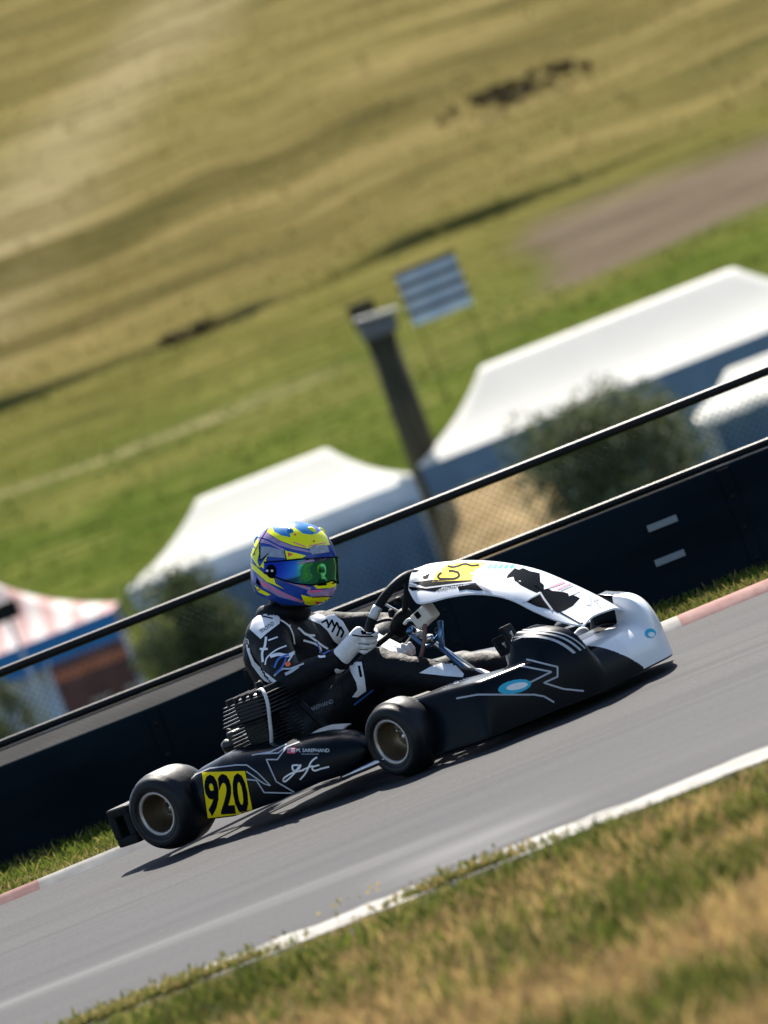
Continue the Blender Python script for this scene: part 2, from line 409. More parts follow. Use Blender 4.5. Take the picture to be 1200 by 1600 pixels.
def blades(name, pts, mts, label=None):
    """pts: (x,y,z,height,width,material index)"""
    s = MB(); by = {}
    for (x, y, z, h, wd, k_) in pts:
        a = random.uniform(0, 6.283); dx, dy = math.cos(a) * wd, math.sin(a) * wd
        lx, ly = random.gauss(0, .45) * h, random.gauss(0, .45) * h
        o = by.setdefault(k_, ([], [])); i = len(o[0])
        o[0].extend([(x - dx, y - dy, z), (x + dx, y + dy, z), (x + dx * .7 + lx * .4, y + dy * .7 + ly * .4, z + h * .6), (x - dx * .7 + lx * .4, y - dy * .7 + ly * .4, z + h * .6), (x + lx, y + ly, z + h)])
        o[1].extend([(i, i + 1, i + 2, i + 3), (i + 3, i + 2, i + 4)])
    for k_, (v, f) in by.items(): s.add(v, f, mts[k_], False)
    return tag(s.build(name), kind='stuff')
GB = [mat('grass_green', (.058, .08, .014), .7, vary=.3, scale=2, transl=.35, ior=1.1), mat('grass_olive', (.165, .155, .045), .7, vary=.3, scale=2, transl=.35, ior=1.1),
      mat('grass_straw', (.40, .29, .115), .8, vary=.25, scale=2, transl=.3, ior=1.1), mat('grass_brown', (.33, .215, .10), .8, vary=.3, scale=2, transl=.25, ior=1.1),
      mat('grass_bright', (.11, .14, .022), .7, vary=.2, scale=2, transl=.4, ior=1.1), mat('flower_yellow', (.75, .50, .02), .6, transl=.3)]
P = []
for i in range(70000):
    y = -5.0 - 6.6 * random.random() ** 1.25; x = random.uniform(-2.1, 2.6)
    d = noise.noise(Vector((x * 1.1, y * 1.5, 0))) + .55 * noise.noise(Vector((x * 3.5, y * 4.5, 5)))
    far = sstep(-5.4, -7.4, y)
    if y > near_out(x) - .0 and random.random() < .9: continue
    q = 1.3 * d + .6 * far - .26 + random.gauss(0, .34)
    kk = (0 if random.random() < .6 else 1) if q < -.1 else (1 if q < .12 else (2 if random.random() < .62 else 3))
    if q < 0 and random.random() < .12: kk = 4
    dd = -5.06 - y
    if dd < 0: continue
    P.append((x, y, -.006, min(1, .16 + dd * 1.1 + .35 * max(0, noise.noise(Vector((x * 2.3, 4, y)))) * min(1, dd * 4)) * random.uniform(.03, .085) * (1 + .5 * max(0, -d)), random.uniform(.003, .007), kk))
for i in range(6000):                         # tufts that creep over the line
    x = random.choice([random.gauss(-.80, .16), random.gauss(-.80, .16), random.gauss(-.80, .16), random.gauss(.12, .1)]); y = -5.0 + abs(random.gauss(0, .18)) * random.random()
    P.append((x, y, 0, random.uniform(.006, .026), .005, random.choice([0, 1, 1, 1, 2])))
blades('verge_grass', P, GB)
P = []
for cx, cy in [(-.23, -4.35), (-.20, -4.3), (.1, -5.15), (.2, -5.2), (.28, -5.1), (-.86, -4.8), (-.6, -4.7), (.9, -5.2)]:
    for j in range(9):
        P.append((cx + random.gauss(0, .05), cy + random.gauss(0, .07), .0, random.uniform(.003, .010), .004, 5 if random.random() < .7 else 1))
blades('yellow_wildflowers', P, GB)
P = []
for i in range(26000):
    x = random.uniform(-3.2, 3.4); y = random.uniform(far_out(x) - .02, 2.62)
    d = noise.noise(Vector((x * 1.3, y * 2, 3)))
    kk = 4 if d > -.1 else 1
    if random.random() < .2: kk = random.choice([0, 2])
    P.append((x, y, -.005, random.uniform(.02, .06) * (1.2 if y > 2.3 else 1), .005, kk))
blades('far_verge_grass', P, GB)
P = []
HG = [mat('hill_green', (.05, .072, .010), .9, vary=.3, scale=.2, transl=.3, ior=1.1), mat('hill_olive', (.11, .10, .026), .9, vary=.3, scale=.2, transl=.3, ior=1.1), mat('hill_gold', (.22, .17, .055), .9, vary=.25, scale=.2, transl=.3, ior=1.1), mat('hill_straw', (.32, .245, .10), .9, vary=.2, scale=.2, transl=.3, ior=1.1), mat('hill_brown', (.11, .08, .03), .9, vary=.3, scale=.2, transl=.2, ior=1.1)]
for i in range(16000):
    y = 60 + 140 * random.random() ** 1.4; s_ = (y + 20) / 8889 * 1.15; x = .27 + random.uniform(-900, 950) * s_
    d = noise.noise(Vector((x * .13, y * .22, 0))) + .5 * noise.noise(Vector((x * .5, y * .8, 2)))
    if d < -.05 and y > 100 and random.random() < .7: continue
    if x > 5 and 92 < y < 104.5: continue
    yy = y + d * 6
    kk = 0 if yy < 93 else (1 if yy < 110 else random.choice([1, 2, 2, 3] if d > 0 else [1, 2, 4, 1]))
    if yy < 93 and random.random() < .22: kk = 1
    P.append((x, y, hill(x, y) - .02, random.uniform(.06, .20) * (1 if yy > 106 else .6), random.uniform(.02, .07), kk))
blades('hillside_grass_tufts', P, HG)

# ---- barrier and fence
YB = 2.5
M['belt'] = mat('black_conveyor_belt', (.0055, .010, .0145), .6, vary=.45, scale=3, stretch=(.3, 1, 1), bump=.05, spec=.15, ior=1.1)
M['concrete'] = mat('pale_concrete', (.03, .03, .031), .9, col2=(.055, .053, .052), scale=7, stretch=(.4, 1, 1), ior=1.1)
M['label'] = mat('faded_grey_sticker', (.16, .19, .22), .6)
bar = empty('crash_barrier', 'low black rubber-faced barrier running behind the kart along the far verge', 'barrier', (0, YB, 0))
b = MB()
top = lambda x: .400 + .056 * sstep(-.9, .75, x)
xs = axis([(-30, -3, 8), (-3, 3, 60), (3, 30, 8)])
for a, c in zip(xs, xs[1:]):
    vs = []
    for x in (a, c): vs += [(x, 0, -.06), (x, -.012, top(x) * .5), (x, 0, top(x) - .01), (x, .01, top(x)), (x, .05, top(x)), (x, .05, -.06)]
    b.add(vs, [(i, i + 6, i + 7, i + 1) for i in range(5)], M['belt'])
b.build('rubber_belt', bar)
for i in range(-8, 9):
    b = MB(); x = i * 1.22 + .35; b.box((x, -.0135, top(x) * .5), (.05, .004, top(x) * .96), M['belt'], bev=.001)
    for z in (.07, .2, .33): b.lathe([(.001, .004), (.009, .003), (.011, 0)], M['matte'], Matrix.Translation((x, -.0155, z)) @ Matrix.Rotation(R(90), 4, 'X'), 10)
    b.build('belt_joint', bar)
b = MB(); cs = [(.055, -.06), (.055, .372), (.075, .384), (.27, .448), (.34, .448), (.34, -.06)]
b.add([(x, y, z) for x in (-30, 30) for y, z in cs], [(i, i + 6, i + 7, i + 1) for i in range(5)], M['concrete'], False); b.build('concrete_wall', bar)
for px in ((1035, 818), (1047, 872)):
    c = at(*px, YB - .02) - Vector((0, YB, 0)); b = MB(); b.box((c.x, -.016, c.z), (.125, .006, .028), M['label'], bev=.002); b.build('sticker', bar)
fen = empty('chain_link_fence', 'dark chain-link fence with black pipe rails standing on top of the barrier', 'fence', (0, YB + .30, 0))
M['pipe'] = mat('black_pipe', (.006, .007, .009), .4, vary=.2, ior=1.25)
M['wire'] = mat('dark_wire', (.02, .028, .04), .6, ior=1.1)
b = MB(); b.tube([(-30, 0, .733), (30, 0, .733)], .019, M['pipe'], curve=False); b.build('top_rail', fen)
b = MB(); b.tube([(-30, 0, .468), (30, 0, .468)], .016, M['pipe'], curve=False); b.build('bottom_rail', fen)
for x in (-5.4, -2.7, 2.75, 5.4):
    b = MB(); b.tube([(x, .03, .4), (x, .03, .76)], .022, M['pipe'], curve=False); b.build('fence_post', fen)
b = MB(); n = 0
x = -4.2
while x < 4.2:
    for sg in (1, -1):
        x0, x1 = (x, x + .24) if sg > 0 else (x + .24, x)
        b.tube([(x0, .012 * sg * .3, .485), (x1, .012 * sg * .3, .725)], .0004, M['wire'], n=3, curve=False)
    x += .032
b.build('wire_mesh', fen)

# ---- tents
M['canvas'] = mat('white_canvas', (.95, .93, .90), .7, vary=.02, scale=1.5, transl=.6)
M['bluecanvas'] = mat('blue_canvas', (.10, .17, .27), .75, vary=.15, scale=2, transl=.12)
M['bluelight'] = mat('pale_blue_canvas', (.50, .58, .72), .75, vary=.1, scale=2, transl=.2)
M['brightblue'] = mat('bright_blue_canvas', (.01, .15, .42), .7, vary=.15, scale=2)
M['alu'] = mat('tent_leg_metal', (.4, .41, .43), .4, metal=.6)
def tent(label, x0, x1, rx0, rx1, ze, zr, y0, dep, zg, roofm, valm, val, walls, stripes=None, group='white pop-up tents'):
    t = empty('pop_up_tent', label, 'tent', ((x0 + x1) / 2, y0, zg), group=group)
    ox = (x0 + x1) / 2
    def S(u, v):
        x = x0 + (x1 - x0) * u; y = v * dep
        h = min((x - x0) / max(.01, rx0 - x0), (x1 - x) / max(.01, x1 - rx1), 2 * min(v, 1 - v), 1)
        z = ze + (zr - ze) * (.62 * h + .38 * h ** 2.6) - zg
        return Vector((x - ox, y, z))
    r_ = MB()
    r_.grid(S, 72, 40, roofm)
    if stripes:
        r_.mats.append(stripes)
        for i in range(72):
            if (i // 3) % 2:
                for j in range(40): r_.m[i * 40 + j] = 1
    r_.build('roof', t)
    for yy in (-.006, dep + .006):
        q = MB(); q.grid(lambda u, v: Vector((x0 - ox + (x1 - x0) * u, yy + .012 * math.sin(u * 40), ze - zg - v * val - (.03 * abs(math.sin(u * 30)) if v == 1 else 0))), 60, 1, valm)
        q.build('valance', t)
    for a, c, yy, mt in walls:
        q = MB(); q.grid(lambda u, v: Vector((a - ox + (c - a) * u, yy + .03 * math.sin(u * 25) + .02 * math.sin(u * 61), (ze - zg - val * .5) * (1 - v))), 60, 4, mt)
        q.grid(lambda u, v: Vector((a - ox + (c - a) * u, yy + .008 + .03 * math.sin(u * 25) + .02 * math.sin(u * 61), (ze - zg - val * .5) * (1 - v))), 60, 4, mt)
        q.build('side_wall', t)
    for lx in (x0 + .06, x1 - .06):
        for ly in (.06, dep - .06):
            q = MB(); q.box((lx - ox, ly, (ze - zg) / 2), (.045, .045, ze - zg), M['alu'], bev=.004); q.build('leg', t)
    return t
ZG = -2.33
tent('smaller white pop-up tent with blue front wall right behind the helmet', -3.25, .80, -2.0, -.13, -.30, .46, 55, 3, ZG, M['canvas'], M['bluelight'], .30, [(-2.62, .78, .12, M['bluecanvas'])])
tent('largest white pop-up tent with blue valance at the right behind the shrub', .92, 7.4, 2.19, 5.85, -.22, .72, 55.2, 3, ZG, M['canvas'], M['bluecanvas'], .42, [(2.35, 7.3, 2.9, M['bluecanvas'])])
M['redstripe'] = mat('faded_red_canvas', (.58, .30, .30), .7, vary=.1, transl=.4)
M['pinkcanvas'] = mat('sun_bleached_canvas', (.72, .62, .60), .7, vary=.05, transl=.35)
tent('red and white striped pop-up tent with bright blue valance at the left edge', -7.6, -3.4, -6.2, -4.75, -.40, .47, 52, 2.6, ZG, M['pinkcanvas'], M['brightblue'], .36, [(-7.5, -4.1, .4, M['bluelight'])], stripes=M['redstripe'])
a = at(1090, 640, 47); c_ = at(1200, 590, 47)
tent('low white awning over a blue stall, beside the shrub at the right edge', a.x, a.x + 3.2, a.x + .5, a.x + 2.7, a.z - .08, a.z + .30, 46.5, 1.8, ZG, M['canvas'], M['canvas'], .10, [(a.x + .03, a.x + 3.15, .1, M['bluecanvas'])])

# ---- heap of dry earth between the tents
M['heap'] = mat('dry_straw_heap', (.19, .13, .055), .95, col2=(.32, .235, .12), scale=3, bump=.5, ior=1.1)
c0 = at(775, 800, 53)
hp = MB()
def bank(u, v):
    xx = 2 * u - 1; e = max(0, 1 - abs(xx) ** 5) ** .5
    return Vector((c0.x + .05 + xx * 1.0 + .12 * (1 - v), 50.6 + 4.2 * v + .4 * xx * xx * (1 - v), ZG - .04 + 1.70 * v ** .8 * e + .07 * noise.noise(Vector((u * 8, v * 9, 2))) * v))
hp.grid(bank, 40, 24, M['heap'], flip=True)
hp.grid(lambda u, v: bank(u, 1) * (1 - v) + Vector((bank(u, 1).x, 54.9, ZG - .04)) * v, 40, 4, M['heap'], flip=True)
tag(hp.build('straw_heap'), 'pale bank of dry straw below the biggest tent, left of the large shrub', 'heap')

# ---- pole, board
M['timber'] = mat('weathered_dark_timber', (.036, .034, .022), .85, ior=1.1, col2=(.07, .064, .043), scale=6, stretch=(3, 3, .4))
M['boxgrey'] = mat('grey_lamp_box', (.07, .08, .10), .5)
M['boxtop'] = mat('pale_metal_hood', (.50, .48, .46), .5)
pb = at(655, 720, 57); pt = at(592, 520, 57)
po = empty('utility_pole', 'thick dark timber pole with a grey box on top, rising between the white tents', 'pole', (pb.x, 57, -2.4))
q = MB(); q.tube([(0, 0, 0), (pt.x - pb.x, 0, pt.z + 2.4)], lambda t: .235 - .03 * t, M['timber'], n=16, curve=False); q.build('pole', po)
q = MB(); cx = Vector((pt.x - pb.x + .02, -.05, pt.z + 2.4 + .08)); q.box(cx, (.52, .42, .26), M['boxgrey'], bev=.03)
q.build('lamp_box', po)
q = MB(); q.box(cx + Vector((.03, -.03, .16)), (.62, .5, .05), M['boxtop'], rot=Matrix.Rotation(R(4), 3, 'Y'), bev=.015); q.build('lamp_hood', po)
q = MB(); q.box(cx + Vector((-.12, .25, .24)), (.36, .1, .34), M['timber'], bev=.02); q.build('back_plate', po)
M['board'] = mat('pale_blue_board', (.30, .40, .55), .5, col2=(.46, .54, .64), scale=2.0, stretch=(1.5, 1, .2))
M['slat'] = mat('dark_slat', (.012, .014, .018), .6)
b0 = at(678, 453, 62); sc_ = (62 + 19.9) / 8889
W_, H_ = 98 * sc_, 86 * sc_
bd = empty('notice_board', 'pale blue board in four rows split by dark bars, standing on the grass bank', 'board', (b0.x, 62, hill(b0.x, 62)))
zb = b0.z - hill(b0.x, 62) - H_ / 2
for i in range(4):
    q = MB(); q.box((0, 0, zb + H_ * (i + .5) / 4), (W_, .05, H_ / 4 * .86), M['board'], bev=.006); q.build('panel', bd)
for i in range(1, 5):
    q = MB(); q.box((0, -.005, zb + H_ * i / 4), (W_ + .04, .07, H_ * .11), M['slat'], bev=.004); q.build('bar', bd)
for sx in (-.42, .42):
    q = MB(); q.box((W_ * sx, .06, zb / 2 + H_ * .4), (.022, .022, zb + H_ * .8), GB[0], bev=.004); q.build('leg', bd)

# ---- shrubs
LF = [mat('leaf_dark', (.065, .085, .035), .55, vary=.4, scale=3, transl=.3, ior=1.1), mat('leaf_mid', (.13, .148, .065), .55, vary=.35, scale=3, transl=.35, ior=1.1), mat('leaf_pale', (.28, .29, .17), .5, vary=.2, scale=3, transl=.35)]
LB = [mat('scrub_dark', (.10, .075, .035), .8, vary=.4, scale=3, transl=.2, ior=1.1), mat('scrub_brown', (.15, .11, .05), .8, vary=.35, scale=3, transl=.2, ior=1.1), mat('scrub_olive', (.09, .08, .025), .8, vary=.3, scale=3, transl=.2, ior=1.1)]
BK = mat('bark', (.06, .045, .03), .9)
def shrub(name, label, cx, y, zg, wd, ht, dep, n, leaf=.05, mix=(5, 3, 1), group='shrubs behind the fence', LF=LF):
    t = empty(name, label, 'shrub', (cx, y, zg), group=group)
    cl = []
    for i in range(46):
        a = random.uniform(0, 6.283); r_ = math.sqrt(random.random()); z = ht * random.uniform(.12, .97)
        s_ = math.sqrt(max(.1, 1 - (abs(z / ht - .5) / .6) ** 2))
        cl.append((Vector((math.cos(a) * r_ * wd / 2 * s_ * .85, math.sin(a) * r_ * dep / 2 * s_, z)), random.uniform(.14, .25) * min(wd, ht) ))
    f = MB(); by = [([], []) for _ in LF]
    for i in range(n):
        c, r_ = random.choice(cl); d = Vector((random.gauss(0, 1), random.gauss(0, 1), random.gauss(0, 1))).normalized() * r_ * random.random() ** .45
        p = c + d; p.z = max(.02, p.z)
        a = Vector((random.gauss(0, 1), random.gauss(0, 1), random.gauss(0, .7))).normalized(); b_ = a.orthogonal().normalized() * leaf * .28; a = a * leaf * random.uniform(.6, 1.3)
        k_ = random.choices(range(3), mix)[0]; o = by[k_]; j = len(o[0])
        o[0].extend([p - a * .5, p + b_, p + a * .5, p - b_]); o[1].append((j, j + 1, j + 2, j + 3))
    for (v, q), mt in zip(by, LF): f.add(v, q, mt, False)
    f.build('foliage', t)
    s = MB()
    for c, r_ in cl[::2]: s.tube([(random.gauss(0, .04), random.gauss(0, .04), 0), c * .5 + Vector((0, 0, .1 * ht)), c], lambda t_: .025 * (1 - .7 * t_), BK, n=5)
    s.build('stem', t)
    return t
def shrub_px(label, x0, y0, x1, y1, Y, xt, yt, n, **kw):
    a, c = at(x0, y0, Y), at(x1, y1, Y); tp = at(xt, yt, Y)
    shrub('leafy_shrub', label, (a.x + c.x) / 2, Y, ZG, c.x - a.x, tp.z - ZG, (c.x - a.x) * .7, n, **kw)
shrub_px('large dark shrub in front of the biggest tent, right of the straw heap', 800, 760, 1095, 660, 44, 970, 622, 24000, leaf=.075, mix=(5, 4, 1.6))
shrub_px('dark green shrub between the striped tent and the blue wall, left of the driver', 205, 1010, 385, 945, 44, 330, 886, 16000, leaf=.07, mix=(6, 3, .5))
shrub_px('small green shrub at the far left edge below the striped tent', -60, 1110, 45, 1075, 44, 0, 1062, 3500, leaf=.06)
for lab, x, y, wx, hh in [('low dark scrub patch high on the golden slope at the upper right', 808, 138, 5.2, .5), ('small dark bush on the terrace edge at the left of the slope', 300, 512, 2.0, .34)]:
    Y = min((60 + .25 * k for k in range(560)), key=lambda q_: abs(at(x, y, q_).z - .25 - hill(at(x, y, q_).x, q_)))
    p = at(x, y, Y); z = hill(p.x, Y)
    shrub('low_bush', lab, p.x, Y, z - .03, wx, hh, 3.4 if x > 500 else .8, 7000 if x > 500 else 1300, leaf=.13, mix=(4, 4, 2), LF=LB, group='bushes on the slope')

# ---- things by the striped tent
M['maroon'] = mat('maroon_banner', (.09, .035, .035), .7, col2=(.17, .06, .055), scale=5)
M['orangec'] = mat('orange_band', (.50, .14, .07), .6)
a = at(150, 1060, 46); s46 = 65.9 / 8889
bn = empty('banner', 'maroon banner with an orange band beneath the striped tent', 'banner', (a.x, 46, ZG))
hz_ = a.z - ZG
q = MB(); q.grid(lambda u, v: Vector(((u - .5) * 125 * s46, .03 * math.sin(u * 14), hz_ - 60 * s46 + 105 * s46 * v)), 24, 8, M['maroon'], flip=True); q.grid(lambda u, v: Vector(((u - .5) * 125 * s46, .008 + .03 * math.sin(u * 14), hz_ - 60 * s46 + 105 * s46 * v)), 24, 8, M['maroon']); q.build('cloth', bn)
q = MB(); q.grid(lambda u, v: Vector(((u - .5) * 123 * s46, -.008 + .03 * math.sin(u * 14), hz_ + 14 * s46 + 16 * s46 * v)), 24, 2, M['orangec'], flip=True)
q.grid(lambda u, v: Vector(((u - .5) * 90 * s46 + .12, -.008 + .03 * math.sin((u * 90 / 123 + .2) * 14), hz_ - 34 * s46 + 5 * s46 * v)), 24, 1, M['pinkcanvas'], flip=True); q.build('stripe', bn)
for sx in (-.5, .5):
    q = MB(); q.tube([(sx * 125 * s46, .03, 0), (sx * 125 * s46, .03, hz_ + 48 * s46)], .02, M['alu'], curve=False); q.build('pole', bn)
a = at(8, 955, 50)
ls = empty('loudspeaker', 'dark loudspeaker on a thin mast beside the striped tent, left edge', 'loudspeaker', (a.x, 50, ZG))
q = MB(); q.tube([(0, .1, 0), (0, .1, a.z - ZG)], .025, M['alu'], curve=False); q.build('mast', ls)
q = MB(); q.box((0, 0, a.z - ZG), (.34, .25, .24), M['matte'], bev=.03); q.build('cabinet', ls)
q = MB(); q.lathe([(.001, -.03), (.05, -.02), (.085, .0), (.09, .01)], M['slat'], Matrix.Translation((0, -.13, a.z - ZG)) @ Matrix.Rotation(R(90), 4, 'X'), 20); q.build('cone', ls)

# ================================================================== THE KART
kart = empty('racing_kart', 'black and white racing kart with yellow number 920 panels cornering on the track', 'kart', M=KM)
# ---- wheels
def wheel(x, y, r, wd, side, steer=0., lift=0.):
    """side -1 = right. axis along local Y"""
    Mx = Matrix.Translation((x, y, r + lift)) @ Matrix.Rotation(steer, 4, 'Z') @ Matrix.Rotation(R(90) * -side, 4, 'X')   # local +Z points outboard
    h = wd / 2; rr = .070
    q = MB()
    q.lathe([(rr + .008, h - .004), (rr + .012, h + .001), (rr + .002, h + .002), (rr - .002, h - .004)], M['lip'], Mx)
    q.lathe([(rr - .002, h - .004), (rr - .006, h - .02), (rr - .012, .01), (rr - .022, -.012), (.032, -.02), (.03, -.012), (.001, -.012)], M['rim'], Mx)
    q.lathe([(.001, -h + .03), (rr - .01, -h + .02), (rr + .01, -h)], M['rim'], Mx)
    wo = q.build('wheel', kart)
    q = MB()
    k_ = r - rr
    prof = [(rr + .004, h - .006), (rr + .012, h + .002), (rr + k_ * .35, h + .010), (rr + k_ * .62, h + .008), (rr + k_ * .80, h - .002), (r - .012, h - .014), (r - .004, h - .026), (r - .0008, h * .5), (r, 0)]
    prof = [(a_, b_) for a_, b_ in prof]; prof = prof + [(a_, -b_) for a_, b_ in prof[-2::-1]]
    q.lathe(prof, M['rubber'], Mx, 72)
    for rad in (rr + k_ * .30, rr + k_ * .55):
        P_ = [Mx @ Vector((rad * math.cos(t * .1309), rad * math.sin(t * .1309), h + .0085)) for t in range(48)]
        q.tube(P_, .0016, M['rubber'], n=5, curve=False, closed=True)
    q.build('tyre', wo)
    q = MB()
    q.lathe([(.001, .006), (.014, .006), (.014, -.004), (.027, -.006), (.027, -.014)], M['steel'], Mx, 24)
    for j in range(3):
        a = j * 2.094 + .4; q.lathe([(.001, .002), (.0065, .002), (.0065, -.012)], M['steel'], Mx @ Matrix.Translation((.040 * math.cos(a), .040 * math.sin(a), -.006)), 8)
    q.build('hub', wo)
ST = R(-6)
wheel(.525, -.540, .133, .125, -1, ST, -.016); wheel(.525, .540, .133, .125, 1, ST, -.016)
wheel(-.525, -.600, .14, .18, -1, lift=.004); wheel(-.525, .600, .14, .18, 1, lift=-.016)
q = MB(); q.tube([(-.525, -.62, .144), (-.525, .62, .124)], .02, M['steel'], n=16, curve=False)
q.lathe([(.001, .003), (.1, .003), (.1, -.003), (.001, -.003)], M['steel'], Matrix.Translation((-.525, .25, .142)) @ Matrix.Rotation(R(90), 4, 'X'), 40)
q.build('rear_axle', kart)
# ---- frame
q = MB()
for s in (-1, 1):
    q.tube([(-.62, s * .30, .07), (-.3, s * .30, .055), (.1, s * .30, .05), (.45, s * .20, .05), (.80, s * .17, .05), (.86, s * .12, .05)], .015, M['matte'])
    q.tube([(.40, s * .2, .05), (.47, s * .35, .08), (.525, s * .45, .12)], .014, M['matte'])
    q.tube([(-.2, s * .3, .05), (-.2, s * .5, .06), (-.1, s * .57, .07), (.2, s * .57, .07), (.3, s * .5, .06), (.3, s * .3, .05)], .0095, M['matte'])
q.tube([(.86, -.13, .05), (.86, .13, .05)], .015, M['matte'], curve=False); q.tube([(-.55, -.3, .065), (-.55, .3, .065)], .014, M['matte'], curve=False)
q.tube([(.1, -.3, .05), (.1, .3, .05)], .014, M['matte'], curve=False)
q.build('frame', kart)
q = MB(); q.box((.47, 0, .034), (.8, .40, .004), M['matte']); q.build('floor_tray', kart)
q = MB(); q.tube([kp(535, 1214, -.60), kp(570, 1200, -.60), kp(605, 1185, -.58), (.36, -.50, .055), (.36, -.32, .055)], .011, M['steel']); q.build('side_bar', kart)
q = MB()
q.tube([(.45, -.2, .07), kp(745, 1062, -.14), kp(690, 1012, -.10)], .010, M['blue_steel'], curve=False)
q.tube([kp(690, 1012, -.10), kp(688, 970, -.08)], .010, M['blue_steel'], curve=False)
q.tube([kp(690, 1012, .10), kp(745, 1062, .10)], .010, M['blue_steel'], curve=False)
q.tube([kp(690, 1005, -.10), kp(690, 1005, .10)], .008, M['blue_steel'], curve=False)
q.build('panel_bracket', kart)
q = MB(); q.tube([kp(768, 1078, -.22), kp(800, 1055, -.20), kp(832, 1029, -.20)], .008, M['blue_steel'], curve=False); q.build('nose_strut', kart)
q = MB(); q.tube([kp(815, 1018, .1), kp(835, 1008, .1), kp(855, 1000, .1)], .006, M['blue_steel'], curve=False); q.build('pedal_rod', kart)
# ---- right stub axle, tie rods
q = MB()
for s in (-1, 1):
    q.tube([(.525, s * .36, .127), (.525, s * .5, .127)], .012, M['steel'], n=12, curve=False)
    q.box((.53, s * .43, .13), (.045, .03, .075), M['blue_steel'], bev=.006)
    q.lathe([(.001, .03), (.012, .03), (.012, -.03), (.001, -.03)], M['steel'], Matrix.Translation((.53, s * .43, .175)), 12)
    q.tube([(.47, s * .42, .11), (.40, s * .06, .14)], .006, M['steel'], curve=False)
q.tube([kp(692, 1105, -.47), kp(700, 1118, -.47), kp(708, 1130, -.47)], .012, M['blue_steel'])
q.tube([kp(690, 1120, -.47), kp(705, 1112, -.47)], .010, M['steel'])
q.build('steering_linkage', kart)

# ---- side pods
def side_pod(sd, graphics):
    # stations X: (zb, zt, y_out, y_in)
    tab = [(-.385, (.085, .225, .640, .50)), (-.35, (.030, .240, .655, .45)), (-.22, (.006, .258, .668, .42)), (-.12, (.008, .252, .672, .42)), (.0, (.014, .236, .672, .42)), (.10, (.028, .226, .668, .42)), (.20, (.036, .216, .656, .43)), (.28, (.046, .198, .638, .45)), (.335, (.064, .172, .612, .475)), (.368, (.088, .146, .585, .505)), (.385, (.115, .122, .560, .53))]
    def tabv(x):
        for (a, b_), (c, d) in zip(tab, tab[1:]):
            if x <= c + 1e-6:
                t = (x - a) / (c - a); t = t
                return [p + (q_ - p) * t for p, q_ in zip(b_, d)]
        return tab[-1][1]
    def S(u, v):
        x = -.385 + .77 * u; zb, zt, yo, yi = tabv(x)
        a = math.pi * (1.12 - 1.24 * v)      # from below outer edge over the top to the inner edge
        cx = (yo + yi) / 2; hw = (yo - yi) / 2; n_ = 2.9
        cs, sn = math.cos(a), math.sin(a)
        yy = cx - hw * math.copysign(abs(cs) ** (2 / n_), cs) * (1 if True else 0)
        h = zt - zb; zz_ = zb + h * .35 + (h * .65 if sn > 0 else h * .35) * math.copysign(abs(sn) ** (2 / n_), sn)
        tuck = .015 * max(0, (zb + h * .3 - zz_) / h)
        yy = cx + (cx - yy) 
        return Vector((x, sd * (yy - (tuck if yy > cx else 0)), zz_))
    q = MB(); q.grid(S, 60, 48, M['black'], flip=sd > 0)
    for u in (0, 1):
        ring = [S(u, j / 48) for j in range(49)]; q.add(ring, [tuple(range(49))], M['black'])
    if graphics:
        bv = bvh_of(q); Z3 = lambda p: zz(150, 1040, 2.927, p)
        decal(q, bv, Z3([(485, 488), (682, 482), (718, 672), (512, 698)]), M['yellow'])
        lettering(q, bv, '920', Z3([(492, 500), (680, 490), (708, 678), (508, 690)]), M['ink'], .0024, bold=.035)
        for ln in ([(420, 515), (520, 470), (640, 455), (690, 455), (740, 490), (798, 548)], [(690, 485), (770, 540), (795, 548)], [(690, 520), (735, 525), (770, 580), (915, 583), (825, 530), (780, 430), (830, 430), (875, 370), (930, 350)], [(715, 410), (800, 395), (870, 360)], [(870, 372), (835, 400), (740, 405)]):
            stroke(q, bv, Z3(ln), 2.0, M['greyline'])
        for ln in ([(925, 455), (900, 458), (905, 480), (930, 470), (935, 455), (900, 500), (865, 530), (860, 515), (900, 490), (950, 478)], [(1010, 420), (985, 440), (960, 490), (935, 520)], [(940, 480), (985, 460), (990, 462)], [(1020, 455), (990, 465), (1000, 480), (1035, 470), (1065, 463)]):
            stroke(q, bv, Z3(ln), 2.6, M['white'], smooth=True)
        lettering(q, bv, 'M. SAREPHAND', Z3([(918, 380), (1068, 380), (1068, 396), (918, 396)]), M['white'])
        decal(q, bv, Z3([(876, 376), (912, 376), (912, 402), (876, 402)]), M['redv'], step=4)
        decal(q, bv, Z3([(876, 376), (893, 376), (893, 389), (876, 389)]), M['navy'], .0022, step=4)
        for yy in (381, 388, 395): stroke(q, bv, Z3([(894, yy), (912, yy)]), .9, M['white'], .0022)
        lettering(q, bv, 'SAREPHAND', Z3([(940, 402), (1020, 402), (1020, 408), (940, 408)]), M['greyline'])
    return q.build('side_pod', kart)
side_pod(-1, True); side_pod(1, False)

